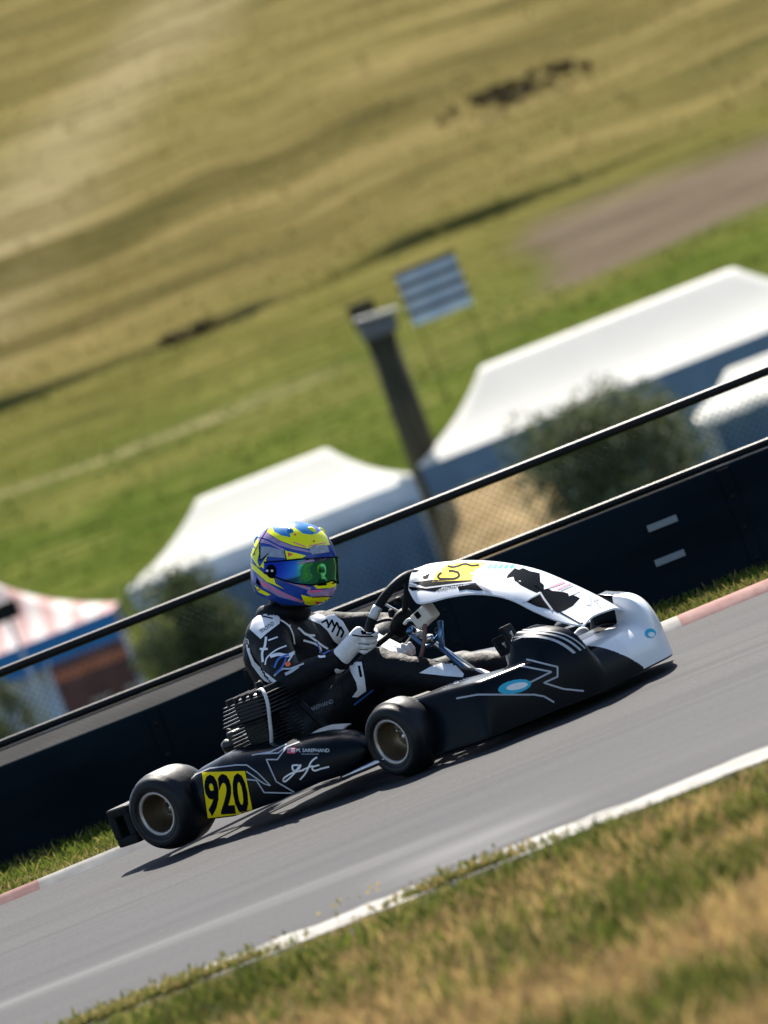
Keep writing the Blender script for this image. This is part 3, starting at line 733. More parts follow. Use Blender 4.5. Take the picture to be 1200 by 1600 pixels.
# ---- engine
q = MB(); ec = kp(412, 1130, -.45); EX = ec.x; EY = -.44
for i in range(9):
    z = .225 + i * .0125; s_ = .165 + .02 * math.sin(i * .5)
    q.box((EX - .01, EY, z), (s_ + .02, .155, .0045), M['engine'], bev=.0015, seg=1)
q.box((EX - .01, EY, .27), (.105, .105, .13), M['engine'], bev=.02)
for i in range(6):
    z = .338 + i * .0125; s_ = .235 - .008 * i
    q.box((EX + .0, EY, z), (s_, .175 - .006 * i, .0058), M['engine'], rot=Matrix.Rotation(R(0), 3, 'Y'), bev=.002, seg=1)
q.box((EX, EY, .37), (.12, .12, .09), M['engine'], bev=.015)
for i in range(5):
    q.box((EX - .075 + .037 * i, EY, .412), (.006, .14, .026), M['engine'], bev=.002, seg=1)
eng = q.build('engine', kart)
q = MB(); q.box((EX, EY + .02, .15), (.24, .18, .13), M['engine'], bev=.025); q.lathe([(.001, .03), (.055, .03), (.06, .02), (.06, -.02)], M['engine'], Matrix.Translation((EX + .05, EY - .09, .15)) @ Matrix.Rotation(R(90), 4, 'X'), 32); q.build('crankcase', eng)
q = MB(); cb = kp(362, 1163, -.42); q.lathe([(.001, -.03), (.018, -.035), (.024, -.02), (.018, .0), (.02, .06)], M['engine'], Matrix.Translation(cb) @ Matrix.Rotation(R(90), 4, 'Y'), 24)
q.box(cb + Vector((.03, 0, .02)), (.04, .045, .05), M['engine'], bev=.008); q.tube([cb + Vector((.02, .02, .03)), cb + Vector((-.02, .03, .05)), cb + Vector((-.04, .05, .01))], .005, M['matte']); q.build('carburettor', eng)
q = MB(); q.tube([kp(403, 1080, -.47), kp(410, 1078, -.53), kp(418, 1098, -.56), kp(422, 1130, -.56), kp(424, 1150, -.55), kp(424, 1168, -.53)], .0062, M['hose'], n=10); q.build('hose', eng)
q = MB(); q.lathe([(.001, .02), (.012, .02), (.014, 0), (.009, -.02), (.006, -.06)], M['matte'], Matrix.Translation((EX + .02, EY + .02, .425)), 14)
q.tube([(EX + .02, EY + .02, .435), (EX + .0, EY + .06, .44), (EX + .0, EY + .14, .38)], .005, M['matte']); q.build('spark_plug', eng)
# ---- seat, chain guard, exhaust, tank
def seat_S(u, v):
    # u: along from front lip to backrest top, v: across
    pr = spline([Vector(p) for p in ((.08, 0, .17), (.0, 0, .115), (-.15, 0, .085), (-.30, 0, .12), (-.40, 0, .25), (-.455, 0, .40), (-.47, 0, .48))], 8)
    k_ = u * (len(pr) - 1); i = min(int(k_), len(pr) - 2); p = pr[i].lerp(pr[i + 1], k_ - i)
    a = (v - .5) * 2; wd = .19 - .02 * u
    lift_ = .17 * abs(a) ** 3.2 * (1 - .35 * u)
    return Vector((p.x + (.16 * abs(a) ** 3 * sstep(.5, .9, u)), a * wd, p.z + lift_ * (1 - sstep(.55, .95, u))))
q = MB(); q.grid(seat_S, 40, 24, M['black'], flip=True); q.grid(lambda u, v: seat_S(u, v) + Vector((-.006, 0, -.008)), 40, 24, M['black']); q.build('seat', kart)
q = MB()
gq = [kp(486, 1153, -.40), kp(508, 1137, -.40), kp(538, 1135, -.40), kp(541, 1150, -.40)]
def guard(u, v):
    a = gq[0].lerp(gq[3], u); c = gq[1].lerp(gq[2], u); return a.lerp(c, v) + Vector((0, -.06 + .0 * v, 0)) + Vector((0, .1 * v, .01 * math.sin(math.pi * v)))
q.grid(guard, 10, 8, M['cream']); q.grid(lambda u, v: guard(u, v) - Vector((0, 0, .004)), 10, 8, M['cream'], flip=True)
q.tube([gq[3] + Vector((0, -.06, 0)), kp(546, 1160, -.44), kp(528, 1166, -.46)], .008, M['cream'], n=8)
q.build('chain_guard', kart)
q = MB(); q.tube([kp(468, 1098, -.36), kp(500, 1128, -.36), kp(530, 1155, -.36)], .013, M['matte']); q.tube([kp(530, 1160, -.42), kp(545, 1185, -.42), kp(560, 1200, -.42)], .02, M['matte'])
q.build('seat_stay', kart)
q = MB(); q.tube([(EX - .1, EY + .1, .22), (EX - .22, EY + .14, .24), (-.6, -.1, .2), (-.72, .15, .19)], lambda t: .028 + .03 * math.sin(t * 3.1) ** 2, M['matte'], n=18); q.build('exhaust', kart)
q = MB(); q.box((.22, 0, .12), (.26, .2, .14), M['matte'], bev=.03); q.lathe([(.001, .02), (.03, .02), (.03, 0)], M['redv'], Matrix.Translation((.3, .0, .205)), 16); q.build('fuel_tank', kart)
# ---- rear bumper
q = MB()
for s in (-1, 1):
    for zc, hh in ((.188, .034), (.082, .034)): q.box((-.752, s * .56, zc), (.105, .16, hh), M['matte'], bev=.012, seg=3)
    for xc, wx in ((-.788, .035), (-.715, .03)): q.box((xc, s * .56, .135), (wx, .158, .085), M['matte'], bev=.008)
q.box((-.755, 0, .105), (.07, .99, .05), M['matte'], bev=.02, seg=3)
q.tube([(-.6, -.25, .07), (-.76, -.25, .12)], .012, M['matte'], curve=False); q.tube([(-.6, .25, .07), (-.76, .25, .12)], .012, M['matte'], curve=False)
q.build('rear_bumper', kart)

# ---- nose cone
def nose_S(u, v):
    a = 2 * v - 1; Y = a * .545; ay = abs(Y)
    xf = 1.135 - .24 * sstep(.18, .60, ay) - .05 * ay
    xr = .70 - .13 * sstep(.18, .45, ay)
    k_ = sstep(.285, .335, ay); x0 = xf - .17 + .06 * k_
    if u < .6: X = xr + (x0 - xr) * u / .6; f = 0; h = 1
    else: t = (u - .6) / .4 * math.pi / 2; f = math.sin(t) ** (1 / 3.); h = max(0, math.cos(t)) ** .68; X = x0 + (xf - x0) * f
    zc = .11 + (.205 + .10 * sstep(.15, .19, ay) - .11) * sstep(.81, .93, X)
    zw = .220 - .012 * sstep(.65, .95, X)
    z = zc * (1 - k_) + zw * k_; zb = .028
    z = zb + (z - zb) * (1 - .22 * f * (1 - k_)) * h
    end = sstep(.47, .545, ay)
    z = zb + (z - zb) * math.sqrt(max(0, 1 - end ** 2.2))
    return Vector((X, Y, z))
q = MB(); q.grid(nose_S, 160, 280, M['black'])
wi = q.mi(M['white'])
for i in range(160):
    for j in range(280):
        X_ = q.v[i * 281 + j][0]
        Y_, Z_ = q.v[i * 281 + j][1:]
        if (Y_ > .085 - 1.18 * min(Z_, .23) and X_ > 1.0) or (j >= 234 and X_ > .70): q.m[i * 280 + j] = wi
q.grid(lambda u, v: nose_S(u, v) * 1.0 + Vector((-.006, 0, -.006)), 60, 96, M['matte'], flip=True)
q.grid(lambda u, v: Vector((nose_S(1, v).x - .004 - u * .05, nose_S(1, v).y, .027 - .008 * u)), 1, 96, M['matte'])
bv = bvh_of(q); Z8 = lambda p: zz(820, 880, 4.615, p)
for vc, w_ in ((.236, .010), (.258, .008), (.276, .006)):
    vs = []; n_s = 60
    for k in range(n_s + 1):
        u_ = .36 + .49 * k / n_s; vq = vc + (.0 if u_ < .6 else .18 * (u_ - .6))
        for d_ in (-1, 1):
            p = nose_S(u_, vq + d_ * w_ / 2); e_ = 1e-3
            nn = (nose_S(u_, vq + e_) - nose_S(u_, vq - e_)).cross(nose_S(u_ + e_, vq) - nose_S(u_ - e_, vq)); nn = -nn if nn.dot(Vector((.2, -.6, .8))) < 0 else nn
            vs.append(p + nn.normalized() * .0018)
    q.add(vs, [(2 * k, 2 * k + 1, 2 * k + 3, 2 * k + 2) for k in range(n_s)], M['greyline'])
Z2 = lambda p: zz(620, 860, 2.609, p)
for ln in ([(530, 445), (655, 475), (655, 515), (600, 540), (680, 565), (760, 573)], [(500, 470), (630, 495), (540, 540)], [(245, 603), (330, 588), (560, 588), (600, 595), (640, 618)]):
    stroke(q, bv, Z2(ln), 2.6, M['greyline'])
decal(q, bv, Z2([(480 + 68 * math.cos(t * .3927), 556 + 28 * math.sin(t * .3927) - 12 * math.cos(t * .3927)) for t in range(16)]), M['cyan'], .002)
decal(q, bv, Z2([(490 + 44 * math.cos(t * .3927), 554 + 14 * math.sin(t * .3927) - 8 * math.cos(t * .3927)) for t in range(16)]), M['white'], .0026)
lettering(q, bv, 'gfc', Z2([(228, 528), (290, 516), (292, 530), (230, 546)]), M['white'])
decal(q, bv, Z8([(905 + 40 * math.cos(t * .3927), 505 + 34 * math.sin(t * .3927)) for t in range(16)]), M['cyan'], .002)
decal(q, bv, Z8([(912 + 24 * math.cos(t * .3927), 515 + 18 * math.sin(t * .3927)) for t in range(16)]), M['white'], .0026)
nose = q.build('nose_cone', kart)

# ---- front fairing (number panel)
near_px = [(638, 921), (650, 940), (668, 940), (700, 932), (735, 927), (770, 929), (800, 937), (830, 952), (862, 966), (890, 974), (912, 977)]
far_px = [(650, 898), (672, 886), (700, 881), (735, 879), (775, 881), (812, 886), (850, 895), (890, 911), (925, 927), (955, 943), (974, 955)]
NP = spline([kp(*p, -.165) for p in near_px], 6); FP = spline([kp(*p, .165) for p in far_px], 6)
def fair(u, v):
    k_ = u * (len(NP) - 1); i = min(int(k_), len(NP) - 2); a = NP[i].lerp(NP[i + 1], k_ - i); c = FP[i].lerp(FP[i + 1], k_ - i)
    d = (FP[min(i + 2, len(FP) - 1)] + NP[min(i + 2, len(NP) - 1)]) - (FP[max(i - 1, 0)] + NP[max(i - 1, 0)])
    nn = Vector((-d.z, 0, d.x)).normalized() if d.length > 1e-6 else Vector((0, 0, 1))
    bulge = .038 * (1 - (2 * v - 1) ** 4) * (1 - .3 * u)
    return a.lerp(c, v) + nn * bulge
q = MB(); q.grid(fair, 80, 40, M['white'], flip=True)
bv = bvh_of(q)
q.grid(lambda u, v: fair(u, v) - Vector((0, 0, .006)), 80, 40, M['matte'])
for v_ in (0, 1): q.grid(lambda u, v: fair(u, v_) - Vector((0, 0, .006 * v)), 80, 1, M['white'], flip=v_ == 0)
for u_ in (0, 1): q.grid(lambda u, v: fair(u_, u) - Vector((0, 0, .006 * v)), 40, 1, M['white'])
Z7 = lambda p: zz(620, 860, 4.615, p)
decal(q, bv, Z7([(85, 235), (250, 215), (290, 165), (310, 150), (250, 140), (190, 165), (235, 170), (200, 205), (130, 200)]), M['greyline'], .0012)
decal(q, bv, Z7([(180, 190), (240, 165), (225, 205), (195, 212)]), M['ink'], .0016)
decal(q, bv, Z7([(110, 232), (260, 212), (400, 222), (530, 215), (575, 232), (340, 250), (205, 266)]), M['ink'], .0016)
stroke(q, bv, Z7([(75, 245), (210, 272), (420, 245), (575, 228), (650, 285)]), 2.2, M['greyline'], .002)
decal(q, bv, Z7([(440, 262), (570, 238), (625, 290), (590, 292), (500, 282), (450, 292)]), M['ink'], .0016)
lettering(q, bv, 'SAREPHAND', Z7([(295, 272), (480, 238), (470, 268), (290, 302)]), M['ink'], .0018)
decal(q, bv, Z7([(255, 228), (295, 150), (370, 105), (430, 92), (640, 92), (600, 125), (560, 140), (545, 215), (400, 220)]), M['yellow'], .0016)
def ring2d(cx, cy, rx, ry, t): return [(cx + rx * math.cos(i * .3142), cy + ry * math.sin(i * .3142)) for i in range(21)]
stroke(q, bv, Z7([(440, 160), (390, 150), (330, 160), (300, 185), (310, 205), (360, 208), (420, 205), (450, 185), (440, 160)]), 3.6, M['ink'], .0024, smooth=True)
stroke(q, bv, Z7([(370, 115), (400, 122), (440, 116), (470, 104), (500, 100), (540, 112), (590, 108)]), 3.0, M['ink'], .0024, smooth=True)
for t in range(5):
    decal(q, bv, Z7([(650 + 40 * t, 128 - t * 2), (675 + 40 * t, 100 + t), (690 + 40 * t, 103 + t), (668 + 40 * t, 135)]), M['cyan'], .0016)
decal(q, bv, Z7([(800, 180), (850, 130), (880, 140), (910, 128), (960, 150), (1030, 165), (1035, 230), (1060, 250), (1060, 300), (1010, 270), (985, 255), (960, 270), (940, 235), (905, 245), (890, 215), (850, 225), (840, 190), (790, 200)]), M['ink'], .0014)
decal(q, bv, Z7([(1050, 285), (1090, 275), (1120, 292), (1200, 300), (1290, 330), (1320, 345), (1270, 400), (1215, 430), (1160, 450), (1110, 420), (1060, 340)]), M['ink'], .0014)
decal(q, bv, Z7([(850, 215), (985, 250), (1060, 295), (1075, 350), (1120, 430), (1010, 405), (935, 372), (1030, 315), (960, 285), (890, 250)]), M['ink'], .0012)
decal(q, bv, Z7([(640, 100), (700, 98), (860, 128), (845, 150), (800, 178), (700, 150)]), M['greyline'], .0010)
decal(q, bv, Z7([(70, 258), (205, 275), (330, 262), (275, 298), (180, 286), (110, 292)]), M['ink'], .0014)
decal(q, bv, Z7([(560, 240), (590, 236), (690, 298), (640, 296)]), M['greyline'], .0014)
stroke(q, bv, Z7([(880, 392), (1035, 308), (1060, 350), (1120, 430)]), 3.0, M['greyline'], .002)
stroke(q, bv, Z7([(880, 392), (1030, 305)]), 2., M['white'], .0026)
for a_, c_, mt in (((170, 180), (290, 125), 'greyline'), ((195, 172), (300, 135), 'pinkv'), ((240, 190), (330, 150), 'pinkv'), ((262, 195), (345, 160), 'greyline')): stroke(q, bv, Z8([a_, c_]), 2.6, M[mt], .002)
stroke(q, bv, Z8([(320, 230), (360, 215), (390, 200)]), 3.6, M['white'], .0026); stroke(q, bv, Z8([(400, 200), (420, 185)]), 4, M['navy'], .0026); stroke(q, bv, Z8([(425, 200), (450, 195)]), 4.2, M['redv'], .0026)
for ln in ([(470, 230), (495, 395)], [(505, 260), (545, 320)], [(500, 270), (565, 250)], [(450, 300), (485, 302)]): stroke(q, bv, Z8(ln), 3.0, M['greyline'], .002)
stroke(q, bv, Z8([(610, 348), (640, 340)]), 2.4, M['ink'], .002)
stroke(q, bv, Z8([(250, 352), (395, 432), (500, 428), (560, 388), (690, 350)]), 2.0, M['ink'], .002)
q.build('front_fairing', kart)
# ---- steering wheel, display, column
SWC = Vector((.255, -.028, .462)); n_ = Vector((-math.cos(R(40)), 0, math.sin(R(40)))); t_ = Vector((math.sin(R(40)), 0, math.cos(R(40)))); SR = .176
yh = Vector((0, 1, 0))
def rimp(a): return SWC + (yh * math.cos(R(a)) + t_ * math.sin(R(a))) * (SR * (1 - .10 * max(0, -math.sin(R(a))) ** 3))
q = MB(); q.tube([rimp(a) for a in range(0, 360, 10)], .0165, M['matte'], n=14, curve=False, closed=True)
for a in (205, 335, 90): q.tube([SWC - n_ * .02, SWC.lerp(rimp(a), .5) - n_ * .015, rimp(a)], .011, M['matte'], n=8)
q.lathe([(.001, .012), (.05, .012), (.055, 0), (.05, -.02), (.001, -.02)], M['matte'], Matrix.Translation(SWC - n_ * .015) @ n_.to_track_quat('Z', 'Y').to_matrix().to_4x4(), 24)
q.tube([rimp(a) + n_ * .001 for a in (146, 151, 156, 160)], .0175, M['hose'], n=14, curve=False)
sw = q.build('steering_wheel', kart)
q = MB(); q.tube([SWC - n_ * .03, (.48, 0, .2)], .011, M['steel'], curve=False); q.build('steering_column', kart)
q = MB(); dc = kp(664, 962, -.1)
q.box(dc, (.085, .055, .06), M['cream'], rot=Matrix.Rotation(R(-18), 3, 'Y'), bev=.012, seg=3); q.box(dc + Vector((-.005, -.03, .012)), (.02, .006, .022), M['ink'], rot=Matrix.Rotation(R(-18), 3, 'Y'), bev=.002)
q.tube([dc + Vector((-.03, 0, -.02)), kp(640, 968, -.1), kp(632, 975, -.1)], .006, M['white']); q.build('brake_reservoir', kart)
q = MB(); q.tube([kp(664, 975, -.12), kp(663, 1000, -.14), kp(658, 1025, -.15), kp(651, 1050, -.16)], .0075, M['brownhose']); q.tube([kp(652, 1042, -.16), kp(649, 1056, -.17)], .010, M['pinkv'], curve=False); q.build('brake_hose', kart)
q = MB()
for (x, y, Y) in ((598, 942, 0), (612, 958, -.03), (622, 938, .02), (640, 985, -.05), (655, 990, -.08), (672, 998, -.08), (686, 985, -.06), (620, 975, -.02)):
    c = kp(x, y, Y); q.lathe([(.001, .014), (.010, .014), (.013, .0), (.010, -.014), (.001, -.014)], random.choice([M['steel'], M['matte'], M['grey_alu'], M['blue_steel']]), Matrix.Translation(c) @ Matrix.Rotation(random.uniform(0, 3), 4, random.choice('XY')), 12)
q.tube([kp(595, 940, .0), kp(612, 950, 0), kp(640, 965, 0)], .005, M['grey_alu']); q.tube([kp(575, 978, -.02), kp(610, 968, -.02), kp(640, 985, -.04)], .006, M['matte']); q.tube([kp(640, 990, -.05), kp(668, 1010, -.06), kp(690, 985, -.07)], .007, M['blue_steel'])
q.build('column_fittings', kart)
# ---- pedals
for s, px in ((-1, (795, 1030, -.14)), (1, (806, 1012, .14))):
    c = kp(*px); q = MB(); q.tube([c + Vector((-.01, 0, -.12)), c, c + Vector((.0, 0, .06))], .008, M['steel']); q.box(c + Vector((-.005, 0, .05)), (.02, .06, .07), M['matte'], rot=Matrix.Rotation(R(-15), 3, 'Y'), bev=.006); q.build('pedal', kart)

# ================================================================== THE DRIVER
def capsules(caps, voxel, smooth=6, fold=0., seed=0, name='t'):
    """one continuous skin round a chain of tapered limbs"""
    b = MB(); mt = M['suit']
    for p, q_, r0, r1 in caps:
        p = Vector(p); q_ = Vector(q_); L = (q_ - p).length
        if L < 1e-5: q_ = p + Vector((0, 0, .001)); L = .001
        prof = [(max(1e-4, r0 * math.sin(i * math.pi / 16)), -r0 * math.cos(i * math.pi / 16)) for i in range(0, 9)] + [(max(1e-4, r1 * math.cos(i * math.pi / 16)), L + r1 * math.sin(i * math.pi / 16)) for i in range(0, 9)]
        b.lathe(prof, mt, Matrix.Translation(p) @ (q_ - p).to_track_quat('Z', 'Y').to_matrix().to_4x4(), 20)
    o = b.build(name); md = o.modifiers.new('r', 'REMESH'); md.mode = 'VOXEL'; md.voxel_size = voxel
    ms = o.modifiers.new('s', 'SMOOTH'); ms.iterations = smooth; ms.factor = .5
    dg = bpy.context.evaluated_depsgraph_get(); ev = o.evaluated_get(dg); me = ev.to_mesh()
    vs = [v.co.copy() for v in me.vertices]; ns = [v.normal.copy() for v in me.vertices]; fs = [tuple(p.vertices) for p in me.polygons]
    ev.to_mesh_clear(); bpy.data.objects.remove(o)
    if fold:
        for i, (v, nn) in enumerate(zip(vs, ns)):
            w_ = noise.noise(Vector((v.x * 11 + seed, v.y * 11, v.z * 20))) + .3 * noise.noise(Vector((v.x * 24, v.y * 24 + seed, v.z * 36)))
            vs[i] = v + nn * fold * w_
    return vs, fs
sh_r = kp(417, 992, -.19); el_r = kp(452, 1066, -.33); wr_r = kp(527, 1032, -.255)
sh_l = kp(503, 985, .17); el_l = Vector((-.08, .33, .42)); wr_l = kp(582, 1002, .12)
neck = kp(440, 962, 0); chest = kp(447, 1010, 0); waist = Vector((-.30, 0, .30)); pel = Vector((-.24, 0, .20))
caps = [(pel + Vector((0, -.07, 0)), pel + Vector((0, .07, 0)), .125, .125), (pel, waist, .14, .13), (waist, chest, .135, .135),
        (chest + Vector((0, -.07, 0)), waist + Vector((0, -.05, 0)), .115, .115), (chest + Vector((.0, .07, 0)), waist + Vector((0, .05, 0)), .115, .115),
        (chest + Vector((0, -.04, .02)), sh_r + Vector((0, .03, -.01)), .11, .075), (chest + Vector((0, .04, .02)), sh_l + Vector((0, -.03, -.01)), .11, .075),
        (chest, neck, .10, .062), (neck, neck + (kp(455, 900, 0) - neck), .055, .05), (kp(457, 885, 0), kp(459, 880, 0), .088, .09),
        (sh_r, el_r, .074, .058), (el_r, wr_r, .056, .041), (sh_l, el_l, .072, .056), (el_l, wr_l, .054, .040)]
kn_r, an_r = Vector((.24, -.20, .345)), Vector((.62, -.13, .15)); kn_l, an_l = Vector((.27, .19, .21)), Vector((.66, .13, .15))
for s, kn, an in ((-1, kn_r, an_r), (1, kn_l, an_l)):
    hip = pel + Vector((.05, s * .10, -.02)); caps += [(hip, kn, .098, .068), (kn, an, .064, .047), (an, an + Vector((.08, 0, -.03)), .04, .03)]
vs, fs = capsules(caps, .0085, 7, fold=.0052)
body = MB(); body.add(vs, fs, M['suit']); bv = bvh_of(body)
Z5 = lambda p: zz(370, 930, 5.217, p)
def sd_(p, mt, off=.0025, **k): decal(body, bv, Z5(p), M[mt], off, step=2.5, **k)
def ss_(p, wd, mt, off=.0032, sm=True): stroke(body, bv, Z5(p), wd, M[mt], off, smooth=sm)
sd_([(105, 275), (130, 205), (195, 150), (280, 130), (350, 185), (348, 232), (245, 312), (197, 358)], 'suitw')
lettering(body, bv, 'mono', Z5([(190, 285), (290, 215), (305, 245), (205, 310)]), M['ink'], .0036); ss_([(205, 172), (290, 192)], 2, 'ink')
sd_([(70, 345), (98, 365), (112, 470), (145, 540), (225, 620), (345, 715), (285, 755), (195, 665), (125, 570), (85, 450)], 'suitw')
ss_([(355, 205), (420, 250), (455, 320), (468, 395)], 2.2, 'suitw')
ss_([(420, 250), (500, 270), (560, 320), (630, 330)], 3.4, 'suitw'); ss_([(560, 315), (640, 370), (690, 410), (760, 450)], 3, 'suitw'); ss_([(545, 370), (640, 400), (680, 440), (670, 500), (720, 500)], 3.2, 'suitw'); ss_([(650, 380), (690, 480), (760, 455)], 2, 'suitblue', .004)
ss_([(240, 345), (230, 420), (210, 470), (215, 540)], 3.6, 'suitw'); ss_([(260, 370), (330, 345)], 2.2, 'suitw'); ss_([(195, 440), (250, 440)], 3.4, 'suitw')
ss_([(235, 565), (250, 510), (320, 450), (400, 415)], 2.2, 'suitw'); ss_([(280, 500), (340, 485), (410, 495), (465, 470)], 5, 'suitw'); ss_([(310, 590), (345, 520), (420, 490)], 3, 'suitblue', .004); ss_([(320, 640), (370, 590), (400, 520)], 2.6, 'suitblue', .004); ss_([(420, 540), (445, 500), (465, 460)], 2.4, 'suitw')
sd_([(415 + 24 * math.cos(i * .6283), 565 + 22 * math.sin(i * .6283)) for i in range(10)], 'orange', .004)
ss_([(310, 655), (370, 605), (440, 600), (545, 560)], 2.6, 'greyline'); ss_([(400, 645), (440, 625), (500, 585)], 4.5, 'greyline')
sd_([(560, 185), (620, 165), (655, 150), (720, 172), (790, 155), (865, 215), (915, 300), (905, 340), (835, 405), (790, 375), (735, 290), (680, 240), (600, 205)], 'suitw')
for ln in ([(690, 225), (730, 205), (745, 245)], [(740, 265), (775, 205), (790, 250)], [(775, 300), (815, 225), (835, 270)], [(815, 330), (845, 260), (870, 300), (850, 340)]): ss_(ln, 3, 'ink', .004, sm=False)
sd_([(915, 590), (930, 545), (1020, 545), (1045, 680), (1055, 780), (985, 830), (940, 830), (985, 770), (975, 710)], 'suitw'); ss_([(1000, 580), (1015, 660)], 4, 'ink'); ss_([(960, 890), (1110, 770)], 2.4, 'suitblue')
decal(body, bv, zz(540, 860, 6, [(690, 1150), (800, 1090), (950, 1045), (1010, 1060), (1110, 1160), (1100, 1190), (960, 1180)]), M['suitw'], .0025)
lettering(body, bv, 'SAREPHAND', [(482, 1107), (520, 1092), (522, 1098), (484, 1113)], M['greyline'], .003)
drv = body.build('person', None, KM)
tag(drv, 'driver in black and white race suit and colourful helmet gripping the kart wheel', 'person')

# ---- gloves
def glove(rp, wrist, sgn, mirror):
    """rp angle on the rim; fingers close round the rim"""
    c = rimp(rp); rad = (c - SWC).normalized(); tan = n_.cross(rad).normalized() * mirror
    def ring(a, r_): return (rad * math.cos(R(a)) + n_ * math.sin(R(a))) * r_
    caps = []; pc = c + rad * .026 + n_ * .022
    wv = (wrist - pc)
    caps += [(pc + tan * .026, pc - tan * .030, .021, .019), (pc + tan * .015, wrist, .027, .036), (pc - tan * .025, wrist, .022, .034), (wrist, wrist + (wrist - pc) * .05, .040, .043)]
    for i, (o, ln) in enumerate(((.034, .92), (.012, 1.), (-.010, .97), (-.031, .82))):
        P_ = [c + tan * o + ring(a, .029) for a in (25, -25, -80 * ln, -135 * ln, -185 * ln)]
        P_[0] = c + tan * o + ring(35, .031)
        for j in range(4): caps.append((P_[j], P_[j + 1], .0115 - .0006 * j, .0109 - .0006 * j))
    th = [pc + tan * .035 + n_ * .004, c + tan * .052 + ring(80, .030), c + tan * .046 + ring(130, .029), c + tan * .036 + ring(175, .028)]
    for j in range(3): caps.append((th[j], th[j + 1], .0145 - .001 * j, .0132 - .001 * j))
    v, f = capsules(caps, .0038, 4, fold=.0012, seed=3)
    g_ = MB(); g_.add(v, f, M['glove']); return g_
gr = glove(186, wr_r, -1, -1); bv = bvh_of(gr)
Z5g = Z5
stroke(gr, bv, Z5([(945, 325), (1020, 335), (1110, 335)]), 2.2, M['ink'], .002); stroke(gr, bv, Z5([(990, 395), (1080, 400)]), 1.2, M['ink'], .002); stroke(gr, bv, Z5([(1000, 440), (1070, 445)]), 1.2, M['ink'], .002)
decal(gr, bv, Z5([(1010, 290), (1060, 280), (1135, 300), (1090, 325), (1020, 320)]), M['ink'], .0018, step=2.5)
stroke(gr, bv, Z5([(800, 500), (840, 540), (890, 580)]), 3.4, M['ink'], .002); stroke(gr, bv, Z5([(765, 460), (800, 520), (870, 610)]), 1.5, M['greyline'], .002)
gr.build('glove', drv)
gl = glove(-66, wr_l, 1, 1); gl.build('glove', drv)
# ---- boots
for s, an in ((-1, an_r), (1, an_l)):
    h = an + Vector((.02, 0, -.05)); toe = an + Vector((.16, s * .0, .02))
    v, f = capsules([(an + Vector((-.05, 0, .02)), an + Vector((.02, 0, -.02)), .056, .052), (h, h + Vector((.02, 0, .0)), .045, .045), (h, toe, .046, .034), (toe, toe + Vector((.05, 0, .03)), .034, .026)], .006, 4, fold=.002)
    q = MB(); q.add(v, f, M['suitw']); bb = bvh_of(q)
    q.tube([h + Vector((-.04, 0, -.042)), h + Vector((.05, 0, -.03)), toe + Vector((.0, 0, -.034)), toe + Vector((.06, 0, .0))], .012, M['matte'], n=8); q.build('boot', drv)
# ---- neck brace
nb = kp(446, 953, 0)
q = MB(); HT = Matrix.Rotation(R(21), 4, KI.to_3x3() @ Vector((0, 1, 0)))
q.tube([nb + (HT @ Vector((.062 * math.cos(a * .314) - .01, .068 * math.sin(a * .314), .008 * math.cos(a * .314) - .012))) for a in range(20)], .035, M['matte'], n=14, curve=False, closed=True); q.build('neck_brace', drv)

# ---- helmet: local x forward, y left, z up, then turned and tipped with the head
HC = kp(458.5, 884, 0)
HR = Matrix.Translation(HC) @ HT @ Matrix.Rotation(R(4), 4, 'Z')
def hel(az, elv, off=0.):
    """az 0 = forward"""
    ce, se = math.cos(elv), math.sin(elv); x, y, z = ce * math.cos(az), ce * math.sin(az), se
    n_e = 2.25
    k_ = (abs(x / .158) ** n_e + abs(y / .126) ** n_e + abs(z / (.156 if z > 0 else .160)) ** n_e) ** (-1 / n_e)
    p = Vector((x, y, z)) * (k_ + off)
    fw = max(0, x); low = sstep(-.1, -.75, z)
    p.x += .022 * low * fw * (1 - .2 * abs(y)) + .006 * sstep(0, .5, -z) * fw
    p.x -= .010 * sstep(.1, .8, -x) * low
    # cut level at the bottom
    zc = -.136 + (.045 * min(1, -x * 1.4) if x < 0 else 0)
    if p.z < zc: p.z = zc + (p.z - zc) * .12; 
    if se < -.75: q_ = (se + .75) / .25; p.x *= 1 + .25 * q_; p.y *= 1 + .25 * q_
    return HR @ p
NA, NE = 128, 72
q = MB(); q.grid(lambda u, v: hel(2 * math.pi * u, -math.pi / 2 * .97 + math.pi * .985 * v), NA, NE, M['hblue'])
bv = bvh_of(q)
Z4 = lambda p: zz(370, 800, 6.316, p)
def hd(p, mt, off=.0014): decal(q, bv, Z4(p), M[mt], off, step=2.5)
def hs(p, wd, mt, off=.0024, sm=False): stroke(q, bv, Z4(p), wd, M[mt], off, smooth=sm)
hd([(345, 145), (400, 105), (520, 80), (650, 90), (750, 135), (805, 205), (740, 228), (650, 220), (560, 160), (528, 150), (530, 245), (440, 235), (370, 200)], 'hcyan')
hd([(520, 130), (565, 150), (655, 215), (740, 226), (800, 207), (835, 175), (885, 240), (920, 325), (850, 332), (760, 332), (700, 362), (600, 335), (535, 285), (528, 235), (515, 180)], 'hyel', .0018)
hd([(295, 190), (345, 140), (372, 196), (440, 232), (530, 250), (600, 325), (700, 362), (560, 332), (430, 285), (335, 225)], 'hyel', .0018)
hd([(200, 240), (300, 185), (335, 232), (430, 292), (560, 340), (700, 376), (745, 390), (735, 405), (560, 372), (420, 330), (310, 270)], 'hlil', .0016)
hd([(205, 250), (300, 285), (420, 345), (480, 372), (470, 395), (330, 320), (220, 300)], 'hlil', .0016)
hd([(238, 338), (330, 345), (470, 388), (482, 455), (310, 440), (300, 415), (235, 480)], 'hgrey', .0016)
hd([(120, 290), (160, 240), (215, 262), (222, 330), (160, 440), (140, 400)], 'hyel', .0016)
